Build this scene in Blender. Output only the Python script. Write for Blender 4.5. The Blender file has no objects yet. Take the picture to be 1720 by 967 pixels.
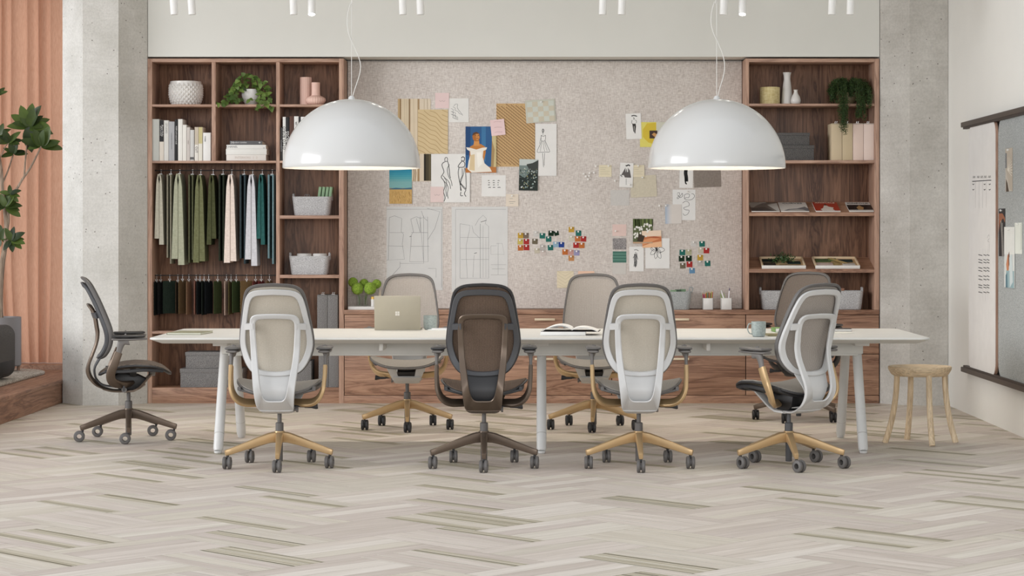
import bpy, bmesh, math, random
from mathutils import Vector, Matrix
random.seed(7)
SC = bpy.context.scene
COL = SC.collection
PI = math.pi
# ---------------------------------------------------------------- camera geometry (f in px of the 1720x967 frame)
F = 3700.0; H = 1.36; VX = 915.0; VY = 390.0
def SX(px, Y): return (px - VX) * Y / F
def SZ(py, Y): return H + (VY - py) * Y / F
# ---------------------------------------------------------------- materials
def lin(c):
    if isinstance(c, str):
        c = tuple(int(c[i:i+2], 16) for i in (0, 2, 4))
    o = []
    for v in c[:3]:
        v = v / 255.0
        o.append(v / 12.92 if v <= 0.04045 else ((v + 0.055) / 1.055) ** 2.4)
    return (o[0], o[1], o[2], 1.0)
class NT:
    def __init__(s, name):
        s.m = bpy.data.materials.new(name); s.m.use_nodes = True
        s.t = s.m.node_tree; s.t.nodes.clear()
        s.out = s.n('ShaderNodeOutputMaterial')
        s.b = s.n('ShaderNodeBsdfPrincipled'); s.l(s.b.outputs[0], s.out.inputs[0])
    def n(s, ty, **kw):
        nd = s.t.nodes.new(ty)
        for k, v in kw.items(): setattr(nd, k, v)
        return nd
    def l(s, a, b): s.t.links.new(a, b)
    def coords(s, scale=(1, 1, 1), which='Object', rot=(0, 0, 0)):
        tc = s.n('ShaderNodeTexCoord'); mp = s.n('ShaderNodeMapping')
        mp.inputs['Scale'].default_value = scale; mp.inputs['Rotation'].default_value = rot
        s.l(tc.outputs[which], mp.inputs[0]); return mp.outputs[0]
    def noise(s, vec, scale, detail=4, rough=0.55, dist=0.0):
        nd = s.n('ShaderNodeTexNoise'); nd.inputs['Scale'].default_value = scale
        nd.inputs['Detail'].default_value = detail; nd.inputs['Roughness'].default_value = rough
        nd.inputs['Distortion'].default_value = dist
        s.l(vec, nd.inputs['Vector']); return nd.outputs['Fac']
    def ramp(s, fac, stops):
        r = s.n('ShaderNodeValToRGB'); el = r.color_ramp.elements
        while len(el) < len(stops): el.new(0.5)
        for e, (p, c) in zip(el, stops): e.position = p; e.color = c
        s.l(fac, r.inputs[0]); return r.outputs[0]
    def mix(s, a, b, fac, mode='MIX'):
        m = s.n('ShaderNodeMix'); m.data_type = 'RGBA'; m.blend_type = mode
        for sock, v in ((m.inputs[6], a), (m.inputs[7], b), (m.inputs[0], fac)):
            if hasattr(v, 'links') or isinstance(v, bpy.types.NodeSocket): s.l(v, sock)
            else: sock.default_value = v
        return m.outputs[2]
    def math(s, op, a, b=0.0):
        m = s.n('ShaderNodeMath'); m.operation = op
        for sock, v in ((m.inputs[0], a), (m.inputs[1], b)):
            if isinstance(v, bpy.types.NodeSocket): s.l(v, sock)
            else: sock.default_value = v
        return m.outputs[0]
    def bump(s, fac, strength=0.3, dist=0.002):
        b = s.n('ShaderNodeBump'); b.inputs['Strength'].default_value = strength
        b.inputs['Distance'].default_value = dist
        s.l(fac, b.inputs['Height']); s.l(b.outputs[0], s.b.inputs['Normal'])
    def base(s, v):
        if isinstance(v, bpy.types.NodeSocket): s.l(v, s.b.inputs['Base Color'])
        else: s.b.inputs['Base Color'].default_value = v
    def rough(s, v): s.b.inputs['Roughness'].default_value = v
MC = {}
def flat(c, rough=0.6, metal=0.0, spec=None, name=None):
    """painted / moulded surface with very slight tonal mottling"""
    k = (tuple(c) if not isinstance(c, str) else c, rough, metal)
    if k in MC: return MC[k]
    t = NT(name or 'paint'); c4 = lin(c)
    v = t.coords()
    f = t.noise(v, 9.0, 3)
    t.base(t.ramp(f, [(0.2, tuple(x * 0.95 for x in c4[:3]) + (1,)), (0.8, tuple(min(1, x * 1.04) for x in c4[:3]) + (1,))]))
    t.rough(rough); t.b.inputs['Metallic'].default_value = metal
    if spec is not None: t.b.inputs['Specular IOR Level'].default_value = spec
    MC[k] = t.m; return t.m
def wood(name, dark, mid, light, axis='Z', s=1.0, rough=0.5):
    t = NT(name)
    a = {'X': (0.9, 9, 9), 'Y': (9, 0.9, 9), 'Z': (9, 9, 0.9)}[axis]
    v = t.coords(tuple(x * s for x in a))
    n1 = t.noise(v, 1.0, 5, 0.6, 1.2)
    n1r = t.math('FRACT', t.math('MULTIPLY', n1, 6.0))
    a2 = {'X': (3, 90, 90), 'Y': (90, 3, 90), 'Z': (90, 90, 3)}[axis]
    n2 = t.noise(t.coords(tuple(x * s for x in a2)), 1.0, 4, 0.7)
    tri = t.math('ABSOLUTE', t.math('SUBTRACT', n1r, 0.5))
    base = t.ramp(tri, [(0.0, tuple(x * .72 for x in lin(dark)[:3]) + (1,)), (0.07, lin(dark)), (0.2, lin(mid)), (0.5, lin(light))])
    n3 = t.noise(t.coords(tuple(x * 0.4 * s for x in a)), 1.3, 2)
    tone = t.ramp(n3, [(0.36, lin(dark)), (0.6, lin(light))])
    c = t.mix(base, tone, 0.45)
    fine = t.ramp(n2, [(0.32, (0.70, 0.66, 0.64, 1)), (0.6, (1.08, 1.07, 1.06, 1))])
    c = t.mix(c, fine, 1.0, 'MULTIPLY')
    t.base(c); t.rough(rough); t.bump(n2, 0.12, 0.001)
    return t.m
def fabric(name, c1, c2, scale=220.0, bumpv=0.3, rough=0.95, blotch=True):
    t = NT(name)
    h = t.noise(t.coords((0.25, 1, 1.6)), scale, 3, 0.6)
    w = t.noise(t.coords((1.6, 1, 0.25)), scale, 3, 0.6)
    f = t.math('MULTIPLY', t.math('ADD', h, w), 0.5)
    c = t.ramp(f, [(0.36, lin(c1)), (0.64, lin(c2))])
    t.base(c); t.rough(rough); t.b.inputs['Specular IOR Level'].default_value = 0.2
    t.bump(f, bumpv, 0.001)
    return t.m
def speckle(name, c1, c2, c3, scale=160.0):
    t = NT(name)
    n = t.noise(t.coords(), scale, 2, 0.5)
    n2 = t.noise(t.coords(), scale * 0.45, 3, 0.6)
    c = t.ramp(n, [(0.38, lin(c1)), (0.5, lin(c2)), (0.64, lin(c3))])
    c = t.mix(c, t.ramp(n2, [(0.3, (0.86, 0.86, 0.86, 1)), (0.7, (1.05, 1.05, 1.05, 1))]), 1.0, 'MULTIPLY')
    t.base(c); t.rough(0.95); t.b.inputs['Specular IOR Level'].default_value = 0.15
    t.bump(n, 0.4, 0.002)
    return t.m
def concrete(name, c1, c2):
    t = NT(name)
    v = t.coords()
    n = t.noise(v, 2.2, 6, 0.62)
    hs = t.noise(t.coords((1.2, 1.2, 14)), 2.5, 4, 0.6)
    c = t.ramp(t.math('ADD', t.math('MULTIPLY', n, 0.8), t.math('MULTIPLY', hs, 0.2)), [(0.34, lin(c1)), (0.66, lin(c2))])
    fine = t.noise(v, 60, 3, 0.7)
    c = t.mix(c, t.ramp(fine, [(0.3, (0.88, 0.88, 0.88, 1)), (0.62, (1.04, 1.04, 1.04, 1))]), 1.0, 'MULTIPLY')
    vo = t.n('ShaderNodeTexVoronoi'); vo.inputs['Scale'].default_value = 19.0; vo.inputs['Randomness'].default_value = 1.0
    t.l(t.coords((1, 1, 1)), vo.inputs['Vector'])
    sel = t.math('GREATER_THAN', t.noise(v, 5.5, 2), 0.48)
    pit = t.math('MULTIPLY', t.math('LESS_THAN', vo.outputs['Distance'], 0.10), sel)
    c = t.mix(c, lin((92, 84, 78)), t.math('MULTIPLY', pit, 0.75))
    t.base(c); t.rough(0.85); t.bump(fine, 0.25, 0.003)
    return t.m
def translucent_cloth(name, c1, c2, tr=0.45):
    t = NT(name)
    f = t.noise(t.coords((60, 60, 6)), 3.0, 3)
    c = t.ramp(f, [(0.3, lin(c1)), (0.7, lin(c2))])
    t.base(c); t.rough(0.9); t.b.inputs['Specular IOR Level'].default_value = 0.1
    tl = t.n('ShaderNodeBsdfTranslucent'); t.l(c, tl.inputs[0])
    mx = t.n('ShaderNodeMixShader'); mx.inputs[0].default_value = tr
    t.l(t.b.outputs[0], mx.inputs[1]); t.l(tl.outputs[0], mx.inputs[2]); t.l(mx.outputs[0], t.out.inputs[0])
    return t.m
def leafmat(name, c1, c2, rough=0.45):
    t = NT(name)
    geo = t.n('ShaderNodeNewGeometry')
    n = t.noise(t.coords(), 14.0, 2)
    f = t.math('ADD', t.math('MULTIPLY', geo.outputs['Random Per Island'], 0.7), t.math('MULTIPLY', n, 0.4))
    c = t.ramp(f, [(0.15, lin(c1)), (0.85, lin(c2))])
    t.base(c); t.rough(rough)
    tl = t.n('ShaderNodeBsdfTranslucent'); t.l(c, tl.inputs[0])
    mx = t.n('ShaderNodeMixShader'); mx.inputs[0].default_value = 0.2
    t.l(t.b.outputs[0], mx.inputs[1]); t.l(tl.outputs[0], mx.inputs[2]); t.l(mx.outputs[0], t.out.inputs[0])
    return t.m
def glassmat():
    t = NT('clear_glass'); t.b.inputs['Transmission Weight'].default_value = 1.0
    t.rough(0.02); t.b.inputs['IOR'].default_value = 1.3; t.base((0.93, 0.97, 0.95, 1)); return t.m
def emit(name, c, s):
    t = NT(name); t.b.inputs['Emission Color'].default_value = c; t.b.inputs['Emission Strength'].default_value = s
    t.base((0.8, 0.8, 0.8, 1)); return t.m
# ---------------------------------------------------------------- object helpers
def tag(o, label=None, cat=None, group=None, kind=None):
    if label: o['label'] = label
    if cat: o['category'] = cat
    if group: o['group'] = group
    if kind: o['kind'] = kind
    return o
def thing(name, label, cat, loc=(0, 0, 0), rz=0.0, group=None):
    o = bpy.data.objects.new(name, None); COL.objects.link(o)
    o.location = loc; o.rotation_euler = (0, 0, rz); o.empty_display_size = 0.1
    return tag(o, label, cat, group)
def mesh(bm, mats, smooth=0.6):
    bmesh.ops.recalc_face_normals(bm, faces=bm.faces)
    me = bpy.data.meshes.new('m'); bm.to_mesh(me); bm.free()
    if not isinstance(mats, (list, tuple)): mats = [mats]
    for m in mats: me.materials.append(m)
    if smooth:
        for p in me.polygons: p.use_smooth = True
        try: me.set_sharp_from_angle(angle=smooth)
        except Exception: pass
    return me
def obj(name, bm, mats, parent=None, loc=(0, 0, 0), rot=(0, 0, 0), label=None, smooth=0.6):
    me = bm if isinstance(bm, bpy.types.Mesh) else mesh(bm, mats, smooth)
    o = bpy.data.objects.new(name, me); COL.objects.link(o)
    o.location = loc; o.rotation_euler = rot
    if parent: o.parent = parent
    if label: o['label'] = label
    return o
def single(name, bm, mats, label, cat, loc=(0, 0, 0), rot=(0, 0, 0), group=None, smooth=0.6):
    return tag(obj(name, bm, mats, None, loc, rot, None, smooth), label, cat, group)
def struct(name, bm, mats, loc=(0, 0, 0), smooth=0.6):
    return tag(obj(name, bm, mats, None, loc, (0, 0, 0), None, smooth), kind='structure')
# ---------------------------------------------------------------- shape helpers
def new(): return bmesh.new()
def box(bm, x0, x1, y0, y1, z0, z1, bev=0.0, mi=0, M=None, seg=2):
    t = bmesh.new()
    bmesh.ops.create_cube(t, size=1.0)
    for v in t.verts:
        v.co = Vector(((x0 + x1) / 2 + v.co.x * (x1 - x0), (y0 + y1) / 2 + v.co.y * (y1 - y0), (z0 + z1) / 2 + v.co.z * (z1 - z0)))
    if bev: bmesh.ops.bevel(t, geom=list(t.edges), offset=bev, segments=seg, affect='EDGES', profile=0.5)
    merge(bm, t, M, mi); return bm
def merge(bm, t, M=None, mi=0):
    bmesh.ops.recalc_face_normals(t, faces=t.faces)
    mp = {}
    for v in t.verts: mp[v] = bm.verts.new(M @ v.co if M else v.co)
    for f in t.faces:
        try:
            g = bm.faces.new([mp[v] for v in f.verts]); g.material_index = mi if mi is not None else f.material_index
        except ValueError: pass
    t.free()
def smooth(pts, k=4, closed=False):
    n = len(pts); out = []
    P = [tuple(p) for p in pts]
    rng = range(n) if closed else range(n - 1)
    for i in rng:
        p0 = P[(i - 1) % n] if (closed or i > 0) else P[0]
        p1 = P[i]; p2 = P[(i + 1) % n]
        p3 = P[(i + 2) % n] if (closed or i + 2 < n) else P[-1]
        for j in range(k):
            t = j / k
            out.append(tuple(0.5 * ((2 * b) + (-a + c) * t + (2 * a - 5 * b + 4 * c - d) * t * t + (-a + 3 * b - 3 * c + d) * t ** 3)
                             for a, b, c, d in zip(p0, p1, p2, p3)))
    if not closed: out.append(P[-1])
    return out
def sweep(bm, pts, sec, wdir=(0, 0, 1), n=10, power=0.6, closed=False, caps=True, mi=0):
    """pts: 3D points; sec: (w,t) half sizes or a list of them; w runs along wdir"""
    P = [Vector(p[:3]) for p in pts]; N = len(P)
    if not isinstance(sec, list): sec = [sec] * N
    rings = []
    for i in range(N):
        if closed: T = P[(i + 1) % N] - P[i - 1]
        else: T = P[min(i + 1, N - 1)] - P[max(i - 1, 0)]
        T.normalize()
        wd = Vector(wdir[i]) if isinstance(wdir, list) else Vector(wdir)
        W = wd - T * wd.dot(T)
        if W.length < 1e-5: W = T.orthogonal()
        W.normalize(); Nn = T.cross(W)
        w, t = sec[i]; r = []
        for k in range(n):
            a = 2 * PI * (k + 0.5) / n; c, s = math.cos(a), math.sin(a)
            u = w * math.copysign(abs(c) ** power, c); v = t * math.copysign(abs(s) ** power, s)
            r.append(bm.verts.new(P[i] + W * u + Nn * v))
        rings.append(r)
    for i in range(N if closed else N - 1):
        A = rings[i]; B = rings[(i + 1) % N]
        for k in range(n):
            f = bm.faces.new((A[k], A[(k + 1) % n], B[(k + 1) % n], B[k])); f.material_index = mi
    if caps and not closed:
        f = bm.faces.new(rings[0][::-1]); f.material_index = mi
        f = bm.faces.new(rings[-1]); f.material_index = mi
    return bm
def tube(bm, pts, r, n=8, closed=False, mi=0, caps=True):
    N = len(pts)
    rr = r if isinstance(r, (list, tuple)) else [r] * N
    P = [Vector(p[:3]) for p in pts]
    d = Vector((0.123, 0.31, 0.94)) if abs((P[-1] - P[0]).normalized().z if (P[-1] - P[0]).length > 0 else 0) < 0.9 else Vector((0.2, 1, 0.1))
    return sweep(bm, pts, [(x, x) for x in rr], tuple(d), n, 1.0, closed, caps, mi)
def lathe(bm, prof, c=(0, 0, 0), n=32, mi=0, M=None, ripple=None):
    """prof: (r,z) list; r==0 closes"""
    t = bmesh.new(); rings = []
    for (r, z) in prof:
        if r <= 1e-6: rings.append([t.verts.new((c[0], c[1], c[2] + z))])
        else:
            ring = []
            for k in range(n):
                a = 2 * PI * k / n; rr = r * (ripple(a, z) if ripple else 1.0)
                ring.append(t.verts.new((c[0] + rr * math.cos(a), c[1] + rr * math.sin(a), c[2] + z)))
            rings.append(ring)
    for A, B in zip(rings[:-1], rings[1:]):
        for k in range(n):
            k2 = (k + 1) % n
            if len(A) == 1 and len(B) == 1: continue
            if len(A) == 1: t.faces.new((A[0], B[k2], B[k]))
            elif len(B) == 1: t.faces.new((A[k], A[k2], B[0]))
            else: t.faces.new((A[k], A[k2], B[k2], B[k]))
    merge(bm, t, M, mi); return bm
def prism(bm, poly, y0, y1, mi=0, bev=0.0, M=None):
    """poly of (x,z), extruded from y0 to y1"""
    t = bmesh.new()
    vs = [t.verts.new((x, y0, z)) for x, z in poly]
    f = t.faces.new(vs)
    r = bmesh.ops.extrude_face_region(t, geom=[f])
    for v in r['geom']:
        if isinstance(v, bmesh.types.BMVert): v.co.y = y1
    if bev: bmesh.ops.bevel(t, geom=list(t.edges), offset=bev, segments=2, affect='EDGES', profile=0.5)
    merge(bm, t, M, mi); return bm
def prismz(bm, poly, z0, z1, mi=0, bev=0.0, M=None):
    R = Matrix(((1, 0, 0, 0), (0, 0, 1, 0), (0, 1, 0, 0), (0, 0, 0, 1)))
    return prism(bm, poly, z0, z1, mi, bev, (M @ R) if M else R)
def sheet(bm, P, nu, nv, thick=0.0, tvec=None, mi=0):
    """grid from P(u,v) -> Vector"""
    t = bmesh.new()
    g = [[t.verts.new(P(i / nu, j / nv)) for j in range(nv + 1)] for i in range(nu + 1)]
    for i in range(nu):
        for j in range(nv): t.faces.new((g[i][j], g[i + 1][j], g[i + 1][j + 1], g[i][j + 1]))
    if thick:
        bmesh.ops.recalc_face_normals(t, faces=t.faces)
        r = bmesh.ops.solidify(t, geom=list(t.faces), thickness=thick)
    merge(bm, t, None, mi); return bm
_tx = {}
def text(bm, s, size, M, mi=0, ext=0.0004):
    """lettering as mesh; centred; local x right, z up, faces -y"""
    cu = bpy.data.curves.new('t', 'FONT'); cu.body = s; cu.size = size
    cu.align_x = 'CENTER'; cu.align_y = 'CENTER'; cu.extrude = ext; cu.resolution_u = 2
    o = bpy.data.objects.new('t', cu); COL.objects.link(o)
    dg = bpy.context.evaluated_depsgraph_get(); dg.update()
    me = o.evaluated_get(dg).to_mesh(); t = bmesh.new(); t.from_mesh(me)
    o.evaluated_get(dg).to_mesh_clear(); bpy.data.objects.remove(o); bpy.data.curves.remove(cu)
    R = Matrix(((1, 0, 0, 0), (0, 0, -1, 0), (0, 1, 0, 0), (0, 0, 0, 1)))
    merge(bm, t, M @ R, mi)
def T(x, y, z): return Matrix.Translation((x, y, z))
def RY(d): return Matrix.Rotation(math.radians(d), 4, 'Y')
def RX(d): return Matrix.Rotation(math.radians(d), 4, 'X')
def RZ(d): return Matrix.Rotation(math.radians(d), 4, 'Z')
def leaf(bm, base, d, up, L, W, bend=0.3, seg=5, tip=0.5, fold=0.12, mi=0):
    d = Vector(d).normalized(); up = Vector(up); up = (up - d * up.dot(d))
    if up.length < 1e-4: up = d.orthogonal()
    up.normalize(); s = d.cross(up); rows = []
    for i in range(seg + 1):
        t = i / seg
        w = W * 0.5 * math.sin(PI * min(1, max(0.0, t)) ** tip) ** 0.65 if 0 < t < 1 else 0.0
        c = Vector(base) + d * (L * t) - up * (bend * L * t * t)
        rows.append((c, w))
    prev = None
    for c, w in rows:
        if w < 1e-5: cur = [bm.verts.new(c)]
        else: cur = [bm.verts.new(c - s * w + up * w * fold * 2), bm.verts.new(c), bm.verts.new(c + s * w + up * w * fold * 2)]
        if prev is not None:
            if len(prev) == 1 and len(cur) == 3:
                fs = [(prev[0], cur[0], cur[1]), (prev[0], cur[1], cur[2])]
            elif len(prev) == 3 and len(cur) == 1:
                fs = [(prev[0], prev[1], cur[0]), (prev[1], prev[2], cur[0])]
            elif len(prev) == 3: fs = [(prev[0], prev[1], cur[1], cur[0]), (prev[1], prev[2], cur[2], cur[1])]
            else: fs = []
            for f in fs:
                g = bm.faces.new(f); g.material_index = mi
        prev = cur
def rnd(a, b): return random.uniform(a, b)
# ---------------------------------------------------------------- shared materials
M = {}
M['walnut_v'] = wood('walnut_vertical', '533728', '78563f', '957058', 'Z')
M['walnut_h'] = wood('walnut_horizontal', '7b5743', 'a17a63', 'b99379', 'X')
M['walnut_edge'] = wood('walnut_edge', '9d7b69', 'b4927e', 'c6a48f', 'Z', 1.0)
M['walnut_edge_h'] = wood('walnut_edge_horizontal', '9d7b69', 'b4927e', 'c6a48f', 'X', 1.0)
M['walnut_step'] = wood('walnut_step', '765340', '966e58', 'ac866e', 'Y', 0.8)
M['ash'] = wood('pale_ash', 'd8bf9b', 'e2cba8', 'ecd9ba', 'Z', 1.6, 0.55)
M['ash_h'] = wood('pale_ash_seat', 'd8bf9b', 'e2cba8', 'ecd9ba', 'X', 1.2, 0.55)

def linen():
    t = NT('linen_pinboard')
    h = t.noise(t.coords((28, 1, 200)), 1.0, 3, 0.65); w = t.noise(t.coords((200, 1, 28)), 1.0, 3, 0.65)
    lo = t.noise(t.coords((3, 1, 3)), 1.0, 3)
    f = t.math('ADD', t.math('MULTIPLY', t.math('ADD', h, w), 0.44), t.math('MULTIPLY', lo, 0.12))
    t.base(t.ramp(f, [(0.38, lin((188, 178, 171))), (0.62, lin((232, 226, 220)))])); t.rough(0.95); t.b.inputs['Specular IOR Level'].default_value = 0.2
    t.bump(f, 0.3, 0.001); return t.m
M['pinboard'] = linen()
M['concrete'] = concrete('raw_concrete', (192, 190, 183), (216, 214, 209))
M['concrete2'] = concrete('raw_concrete_darker', (176, 172, 165), (206, 203, 197))
M['felt'] = speckle('grey_felt', (158, 158, 160), (192, 192, 193), (216, 216, 217), 260.0)
M['boardfelt'] = speckle('board_felt', (146, 151, 151), (172, 176, 176), (196, 199, 199), 240.0)
M['darkfelt'] = speckle('dark_felt', (78, 76, 76), (96, 94, 93), (116, 114, 112), 220.0)
M['greyfelt'] = speckle('mid_grey_felt', (100, 98, 98), (128, 126, 125), (150, 148, 146), 220.0)
M['white'] = flat((218, 217, 214), 0.35)
M['ceramic'] = flat((224, 222, 218), 0.3)
M['glass'] = glassmat()
# ================================================================ SETTING
YB = 17.53                      # front plane of the wall of cabinets
PB = 17.82                      # face of the pin board
CEIL = 3.62
def floor():
    L, W = 0.64, 0.45
    t = NT('herringbone_planks')
    at = t.n('ShaderNodeVertexColor'); at.layer_name = 'Col'
    uv = t.n('ShaderNodeUVMap'); mp = t.n('ShaderNodeMapping'); mp.inputs['Scale'].default_value = (2.5, 55, 1)
    t.l(uv.outputs[0], mp.inputs[0])
    g = t.noise(mp.outputs[0], 1.0, 4, 0.65, 0.6)
    mp2 = t.n('ShaderNodeMapping'); mp2.inputs['Scale'].default_value = (1.0, 14, 1); t.l(uv.outputs[0], mp2.inputs[0])
    g2 = t.noise(mp2.outputs[0], 1.3, 3, 0.6, 1.5)
    c = t.mix(at.outputs[0], t.ramp(g, [(0.3, (0.88, 0.87, 0.85, 1)), (0.68, (1.05, 1.05, 1.05, 1))]), 1.0, 'MULTIPLY')
    c = t.mix(c, t.ramp(g2, [(0.35, (0.93, 0.92, 0.90, 1)), (0.6, (1.03, 1.03, 1.03, 1))]), 1.0, 'MULTIPLY')
    t.base(c); t.rough(0.55); t.b.inputs['Specular IOR Level'].default_value = 0.3; t.bump(g, 0.1, 0.001)
    bm = bmesh.new(); cl = bm.loops.layers.float_color.new('Col'); ul = bm.loops.layers.uv.new('UVMap')
    rs = random.Random(5)
    c45 = math.cos(PI / 4)
    X0, X1, Y0, Y1 = -6.2, 3.3, 4.0, 18.3
    def quad(pts, uvs, col, z=0.0):
        w = []
        for (a, b) in pts: w.append((a * c45 - b * c45, a * c45 + b * c45 + 11.0))
        if max(p[0] for p in w) < X0 or min(p[0] for p in w) > X1 or max(p[1] for p in w) < Y0 or min(p[1] for p in w) > Y1: return
        f = bm.faces.new([bm.verts.new((x, y, z)) for x, y in w])
        if f.normal.z < 0: f.normal_flip()
        lc = lin(col)
        for lp, q in zip(f.loops, uvs): lp[cl] = lc; lp[ul].uv = q
    plain = [(210, 200, 190), (204, 193, 185), (212, 202, 193), (207, 199, 187), (201, 190, 181), (210, 202, 189)]
    light = [(220, 212, 203), (217, 210, 199)]
    olive = [(196, 188, 170), (190, 182, 163)]
    def tile(x, y, vert):
        n = 5 if vert else 4; w = W / n
        off = (rs.uniform(0, 50), rs.uniform(0, 50))
        kind = rs.random()
        base = rs.choice(plain)
        for i in range(n):
            r = rs.random()
            if vert: col = rs.choice(olive) if r < 0.27 else (base if r < 0.7 else rs.choice(plain))
            else: col = rs.choice(light) if r < 0.33 else (base if r < 0.75 else rs.choice(plain))
            a0 = i * w; a1 = a0 + w; g = 0.0008
            if vert: pts = [(x + a0 + g, y + g), (x + a1 - g, y + g), (x + a1 - g, y + L - g), (x + a0 + g, y + L - g)]; uv_ = [(off[0], off[1] + a0), (off[0], off[1] + a1), (off[0] + L, off[1] + a1), (off[0] + L, off[1] + a0)]
            else: pts = [(x + g, y + a0 + g), (x + L - g, y + a0 + g), (x + L - g, y + a1 - g), (x + g, y + a1 - g)]; uv_ = [(off[0], off[1] + a0), (off[0] + L, off[1] + a0), (off[0] + L, off[1] + a1), (off[0], off[1] + a1)]
            quad(pts, uv_, col)
            if vert and col in olive:          # fine dark and pale streaks in the olive boards
                for q in range(4):
                    s0 = a0 + w * rs.uniform(0.1, 0.85); s1 = s0 + 0.006
                    quad([(x + s0, y + g), (x + s1, y + g), (x + s1, y + L - g), (x + s0, y + L - g)], [(0, 0), (0, .006), (L, .006), (L, 0)], (168, 160, 136), 0.0004)
            if vert and rs.random() < 0.7:
                s0 = a0 - 0.002; s1 = s0 + 0.006
                quad([(x + s0, y + g), (x + s1, y + g), (x + s1, y + L - g), (x + s0, y + L - g)], [(0, 0), (0, .006), (L, .006), (L, 0)], (236, 231, 220), 0.0006)
    N = 40
    for i in range(-N, N + 1):
        for j in range(-N, N + 1):
            bx = i * W + j * L; by = i * W - j * L
            cx = bx * c45 - by * c45; cy = (bx + by) * c45 + 11.0
            if cx < X0 - 1.5 or cx > X1 + 1.5 or cy < Y0 - 1.5 or cy > Y1 + 1.5: continue
            tile(bx, by, False); tile(bx + L, by + W - L, True)
    me = bpy.data.meshes.new('floor'); bm.to_mesh(me); bm.free(); me.materials.append(t.m)
    o = bpy.data.objects.new('floor', me); COL.objects.link(o); tag(o, kind='structure')
    # the dark joint bed under the planks
    b2 = new(); box(b2, X0, 3.29, Y0, 18.3, -0.06, -0.0015)
    struct('floor', b2, flat((150, 138, 122), 0.8))
floor()
def wallpaint(name, c):
    t = NT(name); c4 = lin(c)
    f = t.noise(t.coords((1, 1, 1)), 0.7, 4)
    g = t.noise(t.coords((1, 1, 1)), 140, 2)
    t.base(t.ramp(f, [(0.3, tuple(x * .96 for x in c4[:3]) + (1,)), (0.7, tuple(x * 1.03 for x in c4[:3]) + (1,))]))
    t.rough(0.85); t.bump(g, 0.1, 0.001); return t.m
WP = wallpaint('wall_paint', (222, 222, 216)); WR = wallpaint('side_wall_paint', (236, 235, 230))
b = new(); box(b, -3.84, 3.3, 17.96, 18.2, 0, CEIL); struct('wall_back', b, WP)
b = new(); box(b, -3.158, 2.664, YB, 17.955, 2.756, CEIL - .001); struct('trim_1', b, WP)       # bulkhead over the shelving
b = new(); box(b, 3.172, 3.32, 4.0, 17.955, 0, CEIL); struct('wall_right', b, WR)
b = new(); box(b, -6.2, 3.3, 13.7, 19.6, CEIL, CEIL + .12); struct('ceiling', b, wallpaint('ceiling_paint', (228, 226, 220)))
b = new(); prismz(b, [(-3.632, 17.315), (-3.351, 17.315), (-3.162, 17.525), (-3.162, 17.955), (-3.842, 17.955), (-3.842, 17.55)], 0, CEIL - .001)
struct('trim_2', b, M['concrete'], smooth=0)          # left concrete column
b = new(); prismz(b, [(2.868, 17.31), (3.17, 17.31), (3.17, 17.955), (2.668, 17.955), (2.668, 17.525)], 0, CEIL - .001)
struct('trim_3', b, M['concrete2'], smooth=0)         # right concrete column
# platform at the left
b = new()
box(b, -6.2, -3.85, 12.0, 18.75, 0.001, 0.155, 0); 
box(b, -6.2, -3.84, 11.98, 18.76, 0.155, 0.19, 0.008)
box(b, -6.2, -3.845, 18.76, 19.3, 0.001, 0.232, 0.004)
struct('trim_4', b, M['walnut_step'])                  # walnut platform step
# curtain
def curtain():
    bm = new()
    knots = [-5.35]; 
    rs = random.Random(3)
    while knots[-1] < -3.9: knots.append(knots[-1] + rs.uniform(0.085, 0.15))
    nx = 260; x0 = -5.35; x1 = -3.87
    def ph(x):
        for i in range(len(knots) - 1):
            if knots[i] <= x <= knots[i + 1]: return i + (x - knots[i]) / (knots[i + 1] - knots[i])
        return len(knots) - 1.0
    def P(u, v):
        x = x0 + (x1 - x0) * u; z = 0.236 + (CEIL - 0.245) * v
        flare = max(0, 1 - z / 1.3) ** 2
        xx = x - 0.10 * flare * math.sin(3.1 * x + 1.0)
        p = ph(x) ; fr = p - math.floor(p)
        amp = 0.055 + 0.02 * math.sin(p * 2.3) + 0.02 * flare
        y = amp * (abs(math.sin(PI * fr)) ** 0.7) * (1 if int(p) % 2 else 0.55)
        y += 0.01 * math.sin(z * 2.2 + p)
        return Vector((xx, 18.95 + y + 0.03 * flare, z))
    sheet(bm, P, nx, 26)
    o = single('curtain', bm, translucent_cloth('salmon_voile', (198, 150, 124), (212, 166, 140), 0.4), 'floor length salmon pink curtain hanging in loose folds behind the platform', 'curtain', smooth=3.0)
curtain()
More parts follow.
